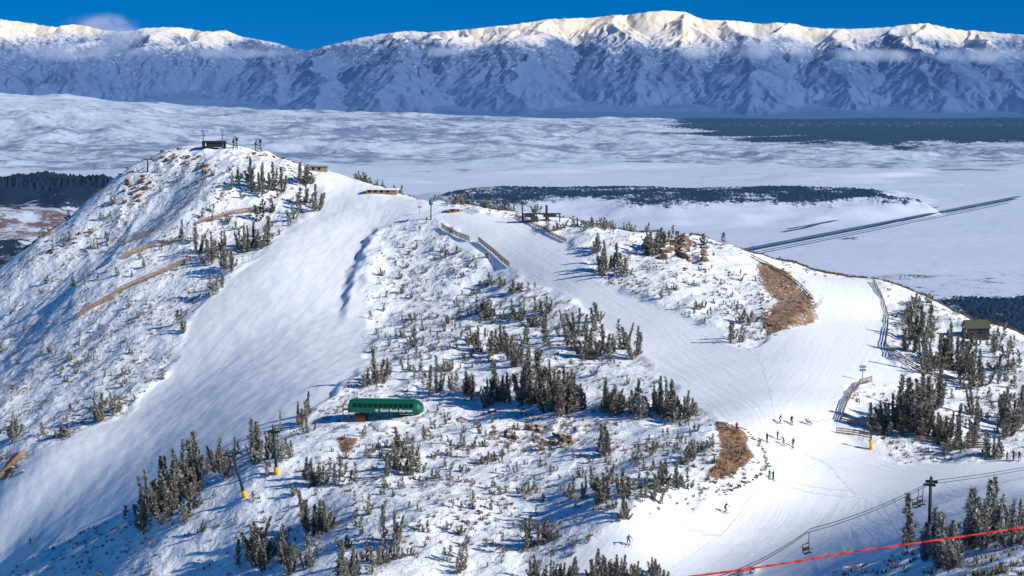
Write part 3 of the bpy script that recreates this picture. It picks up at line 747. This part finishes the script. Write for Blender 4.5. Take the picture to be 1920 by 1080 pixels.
def text(s_, size, mat, parent, loc, rot, name="lettering", shear=.2, bold=.03):
    cu_ = bpy.data.curves.new("t", 'FONT'); cu_.body = s_; cu_.size = size; cu_.shear = shear; cu_.offset = bold; cu_.extrude = .015
    cu_.align_x = 'CENTER'; cu_.align_y = 'CENTER'; cu_.space_character = 1.08
    to = bpy.data.objects.new("t", cu_); COL.objects.link(to)
    bpy.context.view_layer.update()
    me = bpy.data.meshes.new_from_object(to.evaluated_get(bpy.context.evaluated_depsgraph_get()))
    bpy.data.objects.remove(to); me.materials.clear(); me.materials.append(mat)
    o = bpy.data.objects.new(name, me); COL.objects.link(o); o.parent = parent; o.location = loc; o.rotation_euler = rot
    return o
text("Gold Rush Express", .88, m_white, TM, (2.9, -2.80, 3.16), (math.radians(90), 0, 0), bold=.022)
mb = MB(); mb.tube((-1.55, -2.80, 3.16), (-1.55, -2.76, 3.16), .30, .30, 14, 0); mb.box((-1.55, -2.83, 3.16), (.24, .04, .24), 1, M=Matrix.Rotation(.78, 3, 'Y')); mb.obj("emblem", [m_white, m_redp], TM)
for x in (-4.5, 3.8):
    mb = MB(); mb.box((x, 0, 1.0), (1.0, 1.2, 2.6)); mb.box((x, 0, 2.3), (2.2, 3.4, .35)); mb.obj("support_column", [m_steel], TM)
mb = MB(); mb.box((5.2, -.6, .85), (3.0, 2.0, 2.4), 0); mb.box((5.2, -.6, 2.12), (3.3, 2.4, .14), 1); mb.box((5.2, -1.62, 1.35), (1.8, .05, .7), 2); mb.obj("operator_booth", [m_redb, m_snowp, m_glass], TM)
mb = MB(); mb.box((-5.6, -.8, .5), (2.4, 1.8, 2.6), 0); mb.box((-5.6, -.8, 1.88), (2.7, 2.2, .14), 1); mb.obj("storage_shed", [m_redb, m_steel], TM)
mb = MB()
for z in (2.9, 3.8): mb.box((-9.0, -.6, z), (1.5, .12, .12)); mb.box((-9.0, 1.0, z), (1.5, .12, .12))
for x in (-9.7, -8.4): mb.box((x, -.6, 2.2), (.12, .12, 3.4)); mb.box((x, 1.0, 2.2), (.12, .12, 3.4))
mb.box((-9.0, .2, 2.7), (1.6, 1.8, .08)); mb.obj("maintenance_platform", [m_orange], TM)
mb = MB()
for i in range(6):
    for j in range(20):
        t_ = i/5; a = j/20*6.283; r = math.cos(t_*1.5)*(1+.15*math.sin(a*3)); mb.v.append((math.cos(a)*r*4.2, math.sin(a)*r*2.2, math.sin(t_*1.57)*1.6-.3))
for i in range(5):
    for j in range(20): mb.f.append((i*20+j, i*20+(j+1) % 20, (i+1)*20+(j+1) % 20, (i+1)*20+j)); mb.m.append(0)
mb.f.append(tuple(range(100, 120))); mb.m.append(0)
o = mb.obj("snow_mound", [m_snowp], None, True); o.location = W(726, 799); tag(o, "rounded pile of plowed snow beside lift terminal", "snow pile")

# ------------------------------------------------------------------ lift towers
def lift_tower(base, top, arm, label, r=.32, pad=True, mat=None, arm_rz=0, train=2.6):
    o = empty("lift_tower", base, label, "ski lift tower"); mat = mat or m_tgreen
    d = Vector(top)-Vector(base)
    mb = MB(); mb.tube(Vector((0, 0, -.4)), d, r, r*.75, 14); mb.obj("mast", [mat], o, True)
    mb = MB(); ax = Vector((math.cos(arm_rz), math.sin(arm_rz), 0)); ay = Vector((-ax.y, ax.x, 0))
    M = Matrix.Rotation(arm_rz, 3, 'Z')
    mb.box(d, (arm*2, .30, .30), M=M)
    mb.box(d+Vector((0, 0, .45)), (arm*1.2, .10, .10), M=M)
    for s_ in (-.55, .55): mb.box(d+ax*arm*s_+Vector((0, 0, .25)), (.1, .1, .5), M=M)
    mb.obj("crossarm", [mat], o)
    for s_ in (-1, 1):
        mb = MB(); c_ = d+ax*arm*s_
        mb.box(c_+Vector((0, 0, -.35)), (.14, train, .16), M=M)
        for k in range(6):
            q = c_+ay*((-.44+k*.176)*train)+Vector((0, 0, -.5)); mb.tube(q-ax*.06, q+ax*.06, .17, .17, 10)
        mb.obj("sheave_train", [m_steel], o)
    if pad:
        mb = MB(); q = d.normalized(); mb.tube(Vector((0, 0, -.2)), q*1.35, r*1.7, r*1.7, 12); mb.obj("safety_pad", [m_yel], o, True)
    return o
def tower_px(ub, vb, ut, vt, arm, label, **k):
    bse = W(ub, vb); x, y, z = P(ut, vt, bse.y); return lift_tower(bse, (x, y, z+CZ), arm, label, **k)
tower_px(460, 932, 436, 848, 1.6, "leaning dark green lift tower with yellow padded base", arm_rz=1.0)
tower_px(519, 888, 513, 806, .5, "dark lift tower with yellow padded base", arm_rz=1.2)
tower_px(277, 322, 277, 299, 2.0, "lift tower with wide crossarm on rocky ridge", r=.28, pad=False, mat=m_dark)
tower_px(808, 412, 808, 380, .5, "teal capped lift pole beside ridge top run", r=.22, pad=False, mat=m_tgreen)
mb = MB(); q = W(808, 412); z = pxm(q.y, 34)
mb.tube((0, 0, -1.0), (0, 0, .3), .5, .62, 12); mb.tube((0, 0, .3), (0, 0, .8), .62, .3, 12)
o = mb.obj("loudspeaker_drum", [plain("teal_paint", (.01, .22, .22), .5)], None, True); o.location = q+Vector((0, 0, z)); tag(o, "teal drum on top of ridge pole", "equipment")

ct = P(1745, 900, 262)
tb2 = Vector((ct[0], ct[1], hgt(ct[0], ct[1])+CZ))
AR = math.radians(70)
TW = lift_tower(tb2, (ct[0], ct[1], ct[2]+CZ), 1.1, "dark steel double chair tower beside frosted pines", r=.26, pad=False, mat=m_dark, arm_rz=AR, train=1.6)
def cable(pl, r, mat, name, label, sag=0):
    mb = MB(); p = [Vector((q[0], q[1], q[2]+CZ)) for q in pl]; o0 = p[0].copy(); pp = []
    for a, b_ in zip(p[:-1], p[1:]):
        for i in range(14):
            t_ = i/14; pp.append(a.lerp(b_, t_)-Vector((0, 0, sag*4*t_*(1-t_))))
    pp.append(p[-1])
    for a, b_ in zip(pp[:-1], pp[1:]): mb.tube(a-o0, b_-o0, r, r, 6)
    o = mb.obj(name, [mat], None, True); o.location = o0; tag(o, label, "cable"); return o
arm = Vector((math.cos(AR), math.sin(AR), 0))*1.1
line = [P(2080, 838, 345), P(1745, 900, 262), P(1516, 990, 226), P(1340, 1080, 198), P(1150, 1190, 176)]
for s_ in (-1, 1):
    cable([(q[0]+arm.x*s_, q[1]+arm.y*s_, q[2]-.35) for q in line], .045, m_steel, "lift_cable", "steel haul cable of double chairlift", .6)
def chair(p, rz, label):
    o = empty("lift_chair", p, label, "chairlift chair", rz)
    mb = MB(); mb.tube((0, 0, 0), (0, 0, -1.2), .05, .05, 6); mb.tube((0, 0, -1.2), (0, .5, -1.5), .05, .05, 6); mb.obj("hanger", [m_steel], o)
    mb = MB()
    for x in (-.6, .6):
        mb.tube((x, .5, -1.5), (x, .45, -2.5), .05, .05, 6); mb.tube((x, .45, -2.5), (x, -.1, -2.6), .05, .05, 6); mb.tube((x, -.1, -2.1), (x, .45, -2.1), .04, .04, 6)
    mb.tube((-.6, .5, -1.5), (.6, .5, -1.5), .05, .05, 6); mb.obj("frame", [m_steel], o)
    mb = MB(); mb.box((0, .18, -2.55), (1.15, .5, .08)); mb.obj("seat", [m_dark], o)
    mb = MB(); mb.box((0, .46, -2.1), (1.15, .07, .45)); mb.obj("backrest", [m_dark], o)
for (u, v, Y, s_) in ((1517, 992, 226, 1), (1722, 911, 256, -1), (1731, 907, 259, 1)):
    x, y, z = P(u, v, Y); chair(Vector((x, y, z+CZ-.45)), math.radians(40), "empty dark double chair hanging from haul cable")
m_rope = plain("red_rope", (.55, .035, .02), .7, .15)
cable([P(2150, 950, 62), P(1600, 1034, 56), P(1200, 1092, 52), P(1000, 1125, 50)], .034, m_rope, "red_rope", "bright red boundary rope strung across slope", .06)

# ------------------------------------------------------------------ summit buildings
g = W(402, 279); o = empty("summit_terminal", g, "dark steel lift terminal on bare summit", "ski lift")
mb = MB(); mb.box((0, 0, 2.6), (8.6, 3.2, .5)); mb.box((0, 0, 1.5), (5.6, 2.4, 1.7)); mb.obj("machine_housing", [m_dark], o)
for x in (-3.9, 3.7):
    mb = MB(); mb.box((x, 0, 1.2), (.9, 1.4, 3.4)); mb.obj("support_column", [m_steel], o)
for x, h_ in ((-4.0, 7.2), (2.9, 7.4)):
    mb = MB(); mb.tube((x, 0, 0), (x, 0, h_), .16, .12, 8); mb.box((x, 0, h_-1.0), (1.5, .15, .15)); mb.box((x, 0, h_-2.4), (1.9, .15, .15))
    mb.tube((x-.7, 0, h_-1), (x-.7, 0, h_), .08, .08, 6); mb.tube((x+.6, 0, h_-2.4), (x+.6, 0, h_-1.4), .08, .08, 6); mb.obj("antenna_pole", [m_steel], o)
def lattice(u, v, h_, w_, label):
    g = W(u, v); mb = MB()
    for a in (-1, 1):
        for b_ in (-1, 1): mb.tube((a*w_, b_*w_, -.3), (a*w_*.6, b_*w_*.6, h_), .09, .07, 5)
    n = 4
    for i in range(n):
        z0, z1 = h_*i/n, h_*(i+1)/n; k0, k1 = w_*(1-.4*i/n), w_*(1-.4*(i+1)/n)
        for b_ in (-1, 1):
            mb.tube((-k0, b_*k0, z0), (k1, b_*k1, z1), .05, .05, 4); mb.tube((b_*k0, -k0, z0), (b_*k1, k1, z1), .05, .05, 4); mb.tube((-k1, b_*k1, z1), (k1, b_*k1, z1), .05, .05, 4)
    mb.box((w_*.8, -.2, h_*.8), (.9, .3, 1.2)); mb.box((-w_*.9, .2, h_*.62), (.7, .3, .9))
    mb.tube((0, 0, h_), (0, 0, h_+1.2), .06, .04, 5)
    o = mb.obj("lattice_mast", [m_steel], None); o.location = g; tag(o, label, "mast")
lattice(441, 279, 4.2, .8, "short steel lattice mast on summit"); lattice(484, 280, 4.6, 1.1, "wide steel lattice mast with equipment boxes")
def hut(u, v, wd, dp, ht, roofh, mats, label, name="ski_hut", rz=0, door=True):
    g = W(u, v); o = empty(name, g, label, "building", rz)
    mb = MB(); mb.box((0, 0, ht/2-.4), (wd, dp, ht+.8)); mb.obj("wall", [mats[0]], o)
    mb = MB(); x, y = wd/2+.35, dp/2+.35
    mb.add([(-x, -y, ht), (x, -y, ht), (x, y, ht), (-x, y, ht), (-x, 0, ht+roofh), (x, 0, ht+roofh)], [(0,1,5,4),(2,3,4,5),(0,4,3),(1,2,5),(3,2,1,0)]); mb.obj("roof", [mats[1]], o)
    for k in range(max(1, int(wd/2.2))):
        mb = MB(); mb.box((0, 0, 0), (.9, .06, .9)); q = mb.obj("window", [m_glass], o); q.location = (-wd/2+1.1+k*2.1, -dp/2-.02, ht*.62)
    if door: mb = MB(); mb.box((wd/2-.8, -dp/2-.02, .95), (.9, .07, 1.9)); mb.obj("door", [m_steel], o)
    return o
m_olive = plain("olive_metal_roof", (.085, .09, .05), .6, .12); m_tan = plain("tan_siding", (.30, .22, .14), .8, .2)
hut(1829, 632, 5.6, 4.5, 2.5, 1.9, (m_dark, m_olive), "small hut with olive green gabled roof", rz=math.radians(6))
hut(717, 362, 10.5, 3.5, 1.2, .5, (m_tan, m_snowp), "low tan wooden building with snow on roof", rz=math.radians(-8), door=False)
hut(598, 320, 6, 3, 1.4, .4, (m_tan, m_tan), "low tan timber shed on ridge", door=False)
hut(852, 397, 3.4, 2, 1.0, .3, (plain("rust_siding", (.32, .13, .05), .8), m_snowp), "small rust coloured box hut on ridge", door=False)
m_dk2 = plain("weathered_dark_cladding", (.06, .055, .05), .8, .25)
g = W(1015, 414); o = empty("ridge_terminal", g, "dark low lift terminal with posts on ridge", "ski lift")
mb = MB(); mb.box((0, 0, 2.2), (12.0, 2.4, .30)); mb.box((-3.6, 0, 1.6), (3.4, 2.0, 1.0)); mb.box((2.6, 0, 1.6), (4.0, 2.0, .8)); mb.obj("machine_housing", [m_dk2], o)
for x in (-5.6, -1.6, 2.2, 5.7):
    mb = MB(); mb.box((x, 0, .9), (.35, .4, 2.5)); mb.obj("support_column", [m_steel], o)
for x, h_ in ((-5.9, 5.0), (1.6, 4.9)):
    mb = MB(); mb.box((x, 0, h_/2), (.45 if x < 0 else .75, .5, h_)); mb.obj("post", [m_dk2], o)
mb = MB(); mb.box((-2.2, -.3, .5), (2.4, 2.0, 1.6)); mb.obj("operator_booth", [m_dk2], o)

# signs
m_blue = plain("blue_sign_paint", (.01, .10, .42), .5, .08)
def sign(u, v, hpx, wpx, label, n=1):
    g = W(u, v); H_ = pxm(g.y, hpx); o = empty("trail_sign", g, label, "sign")
    mb = MB(); mb.tube((0, 0, -.3), (0, 0, H_), .07, .06, 6); mb.obj("post", [m_steel], o)
    for k in range(n):
        mb = MB(); mb.box((0, -.1, H_-.3-k*.75), (pxm(g.y, wpx), .05, .5), 0); mb.box((0, -.13, H_-.3-k*.75), (pxm(g.y, wpx)*.75, .02, .08), 1); mb.obj("sign_board", [m_blue, m_white], o)
sign(1617, 714, 30, 12, "blue trail sign boards on post in snow", 2); sign(1413, 484, 24, 7, "small blue sign on thin post"); sign(787, 402, 16, 7, "small blue sign on thin post by ridge run")
g = W(1633, 842); o = empty("padded_post", g, "post wrapped in orange and yellow padding", "post")
mb = MB(); mb.tube((0, 0, -.2), (0, 0, 1.9), .33, .33, 12); mb.obj("safety_pad", [m_yel], o, True)
mb = MB(); mb.tube((0, 0, 1.9), (0, 0, 4.0), .12, .10, 8); mb.box((0, 0, 3.6), (.8, .1, .5)); mb.obj("post", [m_steel], o)

# ------------------------------------------------------------------ skiers
def person_mesh(pose):
    lean = pose.get("lean", .1); sp_ = pose.get("spread", .16); kb = pose.get("knee", .1); ar = pose.get("arm", .35)
    J = [(0, -0.02, .95, .15), (0, -.02-lean*.5, 1.2, .15), (0, -.02-lean, 1.42, .15), (0, -.03-lean*1.15, 1.52, .065), (0, -.05-lean*1.2, 1.66, .115), (0, -.05-lean*1.2, 1.77, .085)]
    E = [(0, 1), (1, 2), (2, 3), (3, 4), (4, 5)]
    for s_ in (-1, 1):
        n = len(J)
        J += [(s_*.11, -.01, .88, .11), (s_*sp_, -.02-kb*1.3, .48, .075), (s_*sp_, .02, .10, .06), (s_*sp_, -.14, .06, .05)]
        E += [(0, n), (n, n+1), (n+1, n+2), (n+2, n+3)]
        n = len(J); hx = s_*(.2+ar*.45)
        J += [(s_*.19, -.02-lean, 1.40, .075), (s_*(.22+ar*.3), -.05-lean, 1.14, .055), (hx, -.28-lean, 1.0+pose.get("up", 0), .045), (hx, -.36-lean, 1.0+pose.get("up", 0), .04)]
        E += [(2, n), (n, n+1), (n+1, n+2), (n+2, n+3)]
    me = bpy.data.meshes.new("p"); me.from_pydata([j[:3] for j in J], E, []); o = bpy.data.objects.new("p", me); COL.objects.link(o)
    md = o.modifiers.new("s", 'SKIN'); md.use_smooth_shade = True
    for i, j in enumerate(J): me.skin_vertices[0].data[i].radius = (j[3], j[3]); me.skin_vertices[0].data[i].use_root = (i == 0)
    sb = o.modifiers.new("b", 'SUBSURF'); sb.levels = 1; sb.render_levels = 1
    bpy.context.view_layer.update()
    m2 = bpy.data.meshes.new_from_object(o.evaluated_get(bpy.context.evaluated_depsgraph_get())); bpy.data.objects.remove(o)
    return m2
poses = [person_mesh(q) for q in ({"lean": .08, "spread": .15, "knee": .08, "arm": .4}, {"lean": .28, "spread": .22, "knee": .25, "arm": .7}, {"lean": .02, "spread": .12, "knee": .02, "arm": .25, "up": .15})]
m_skin = plain("skin", (.45, .27, .19), .6, .1)
jk = {k: plain(k+"_jacket", c_, .8, .1) for k, c_ in dict(black=(.02, .02, .025), red=(.45, .03, .02), blue=(.02, .12, .40), teal=(.02, .22, .22), green=(.05, .20, .05), grey=(.2, .2, .22), navy=(.01, .02, .08), orange=(.6, .18, .02)).items()}
m_pants = plain("dark_ski_trousers", (.02, .02, .025), .8); m_boot = plain("ski_boot", (.08, .08, .09), .4); m_ski = plain("ski_base", (.35, .05, .04), .4)
def person(u, v, col, pose, face, label, lie=False, size=1.0):
    g = W(u, v); me = poses[pose].copy(); me.name = "person"; me.materials.clear()
    for m in (jk[col], m_pants, m_skin, m_boot, jk["black"]): me.materials.append(m)
    for p in me.polygons:
        z = p.center.z; p.material_index = 3 if z < .14 else 1 if z < .92 and abs(p.center.x) < .5 and p.center.y > -.6 and z < .9 else 4 if z > 1.68 else 2 if z > 1.55 else 0
    o = bpy.data.objects.new("person", me); COL.objects.link(o); o.location = g+Vector((0, 0, .03)); o.rotation_euler = (0, 0, face); o.scale = (size*1.08,)*3
    if lie: o.rotation_euler = (math.radians(-62), 0, face); o.location.z += .3
    tag(o, label, "person", "skiers on the groomed runs")
    sp_ = (.15, .22, .12)[pose]
    for s_ in (-1, 1):
        mb = MB(); mb.box((s_*sp_, -.05, .012), (.10, 1.55, .024)); mb.add([(s_*sp_-.05, -.825, 0), (s_*sp_+.05, -.825, 0), (s_*sp_, -1.0, .10), (s_*sp_-.05, -.825, .024), (s_*sp_+.05, -.825, .024)], [(0,1,2),(4,3,2),(0,2,3),(1,4,2)]); mb.obj("ski", [m_ski], o)
        ar = (.4, .7, .25)[pose]; hx = s_*(.2+ar*.45); ly = (.08, .28, .02)[pose]
        mb = MB(); mb.tube((hx, -.36-ly, 1.08), (hx+s_*.12, -.05-ly, .02), .014, .01, 5); mb.obj("ski_pole", [m_steel], o)
pl = [(1381,809,"red",0,2.5,"standing skier in red jacket beside bare bank"),(1438,829,"black",2,.5,"skier in black standing on groomed snow"),(1457,824,"navy",0,1.2,"skier in dark blue jacket holding poles"),(1470,835,"green",1,-1.0,"leaning skier in green jacket pushing with poles"),
(1487,839,"black",2,3.0,"skier in black standing still"),(1461,794,"grey",1,1.7,"crouched skier in grey jacket gliding"),(1484,796,"black",0,.4,"skier in black near trail junction"),(1442,899,"teal",0,2.2,"skier in teal jacket waiting on slope"),
(1450,901,"black",2,-2.4,"skier in black waiting on slope"),(1359,961,"navy",1,.8,"skier in dark clothing turning downhill"),(1178,1021,"blue",1,.2,"skier in blue jacket crouching through turn"),(1887,865,"black",0,1.0,"skier in black at slope edge"),
(1900,864,"red",2,2.0,"skier in red jacket at slope edge"),(1911,864,"black",0,-.5,"skier in black at slope edge"),(58,1021,"black",1,-.6,"lone skier in black descending groomed run")]
for q in pl: person(*q)
person(1522, 799, "blue", 1, 1.4, "skier in blue sitting fallen on snow", lie=True)

# ------------------------------------------------------------------ valley roads
m_road = plain("plowed_asphalt", (.12, .155, .24), .9, .25, .01)
def road(pl, wd, label):
    ps = []
    for (u, v) in pl:
        s, t_ = ray(u, v); y = 864/-t_; ps.append(Vector((s*y, y)))
    vs = []; fs = []; pts_ = []
    for a, b_ in zip(ps[:-1], ps[1:]):
        for i in range(40): pts_.append(a.lerp(b_, i/40))
    pts_.append(ps[-1])
    for i, q in enumerate(pts_):
        d = (pts_[min(i+1, len(pts_)-1)]-pts_[max(i-1, 0)]).normalized(); n = Vector((-d.y, d.x))
        z = -864+CZ
        vs += [(q.x-n.x*wd, q.y-n.y*wd, z), (q.x+n.x*wd, q.y+n.y*wd, z)]
        if i: fs += [(2*i-2, 2*i-1, 2*i+1, 2*i)]
    me = bpy.data.meshes.new("valley_road"); me.from_pydata(vs, [], fs); me.materials.append(m_road); o = bpy.data.objects.new("valley_road", me); COL.objects.link(o)
    o["kind"] = "structure"; tag(o, label, "road")
road([(1375,471),(1912,368)], 20, "long dark highway across snowy basin")
road([(1410,474),(1900,376)], 7, "narrow dark lane parallel to highway"); road([(1475,430),(1560,414),(1760,388)], 14, "short dark taxiway on snowy flat")

# ------------------------------------------------------------------ clouds
m_cl = bpy.data.materials.new("cloud_vapour"); m_cl.use_nodes = True; nt = m_cl.node_tree; nt.nodes.clear()
out = N(nt, "ShaderNodeOutputMaterial"); pv = N(nt, "ShaderNodeVolumePrincipled"); tc = N(nt, "ShaderNodeTexCoord"); geo = N(nt, "ShaderNodeNewGeometry")
vl = N(nt, "ShaderNodeVectorMath", operation='LENGTH'); nt.links.new(tc.outputs["Object"], vl.inputs[0])
edge = ramp_(nt, math_(nt, 'SUBTRACT', 1.0, vl.outputs["Value"]), 0.0, .75)
nn = noise_(nt, geo.outputs["Position"], .0016, 5, .65)
den = math_(nt, 'MULTIPLY', ramp_(nt, nn, .40, .66), edge)
nt.links.new(math_(nt, 'MULTIPLY', den, .0024), pv.inputs["Density"]); pv.inputs["Color"].default_value = (.9, .92, .97, 1); pv.inputs["Anisotropy"].default_value = .0
pv.inputs["Emission Color"].default_value = (.26, .40, .72, 1); nt.links.new(math_(nt, 'MULTIPLY', den, .0007), pv.inputs["Emission Strength"])  # bluish glow added to brighten the vapour, standing in for airlight
nt.links.new(pv.outputs[0], out.inputs["Volume"])
bm = bmesh.new(); bmesh.ops.create_icosphere(bm, subdivisions=3, radius=1); cm = bpy.data.meshes.new("cloud"); bm.to_mesh(cm); bm.free(); cm.materials.append(m_cl)
for (u, v, w_, h_, Y) in ((190, 46, 80, 26, 51500), (225, 68, 60, 26, 47500), (140, 97, 200, 22, 44500), (430, 100, 130, 13, 44500), (830, 98, 80, 14, 45000), (1440, 92, 130, 24, 44500), (1640, 104, 120, 16, 44500), (1850, 104, 130, 20, 44000), (1310, 98, 50, 16, 45000), (1440, 50, 60, 8, 52000)):
    x, y, z = P(u, v, Y); k = Y/F; o = bpy.data.objects.new("cloud", cm); COL.objects.link(o); o.location = (x, y, z+CZ); o.scale = (w_*k, 900, h_*k)
    tag(o, "thin wispy cloud drifting along mountain face", "cloud", "clouds along the range")

# ------------------------------------------------------------------ light
sd_ = Vector((SUNDIR.x*math.cos(ELEV), SUNDIR.y*math.cos(ELEV), math.sin(ELEV)))
L_ = bpy.data.lights.new("sun", 'SUN'); L_.energy = 5.0; L_.angle = math.radians(.5); L_.color = (1, .965, .90)
so = bpy.data.objects.new("sun", L_); COL.objects.link(so); so.rotation_euler = (-sd_).to_track_quat('-Z', 'Y').to_euler(); so.location = (200, -100, 1500)
wd = bpy.data.worlds.new("World"); scene.world = wd; wd.use_nodes = True; nt = wd.node_tree; bg = nt.nodes["Background"]
sky = N(nt, "ShaderNodeTexSky", sky_type='NISHITA'); sky.sun_disc = False; sky.sun_elevation = ELEV; sky.sun_rotation = math.atan2(SUNDIR.x, SUNDIR.y)
sky.altitude = 3000; sky.air_density = 1.0; sky.dust_density = .2; sky.ozone_density = 3
tc = N(nt, "ShaderNodeTexCoord"); ad = N(nt, "ShaderNodeVectorMath", operation='ADD'); ad.inputs[1].default_value = (0, 0, .24)
nm = N(nt, "ShaderNodeVectorMath", operation='NORMALIZE')
nt.links.new(tc.outputs["Generated"], ad.inputs[0]); nt.links.new(ad.outputs[0], nm.inputs[0]); nt.links.new(nm.outputs[0], sky.inputs[0])
hs = N(nt, "ShaderNodeHueSaturation"); hs.inputs["Saturation"].default_value = 1.42; hs.inputs["Hue"].default_value = .503
nt.links.new(sky.outputs[0], hs.inputs["Color"]); nt.links.new(hs.outputs[0], bg.inputs[0]); bg.inputs[1].default_value = .12
scene.view_settings.view_transform = 'Standard'; scene.view_settings.look = 'None'; scene.view_settings.exposure = 0
print("TREES", len(T), ni)
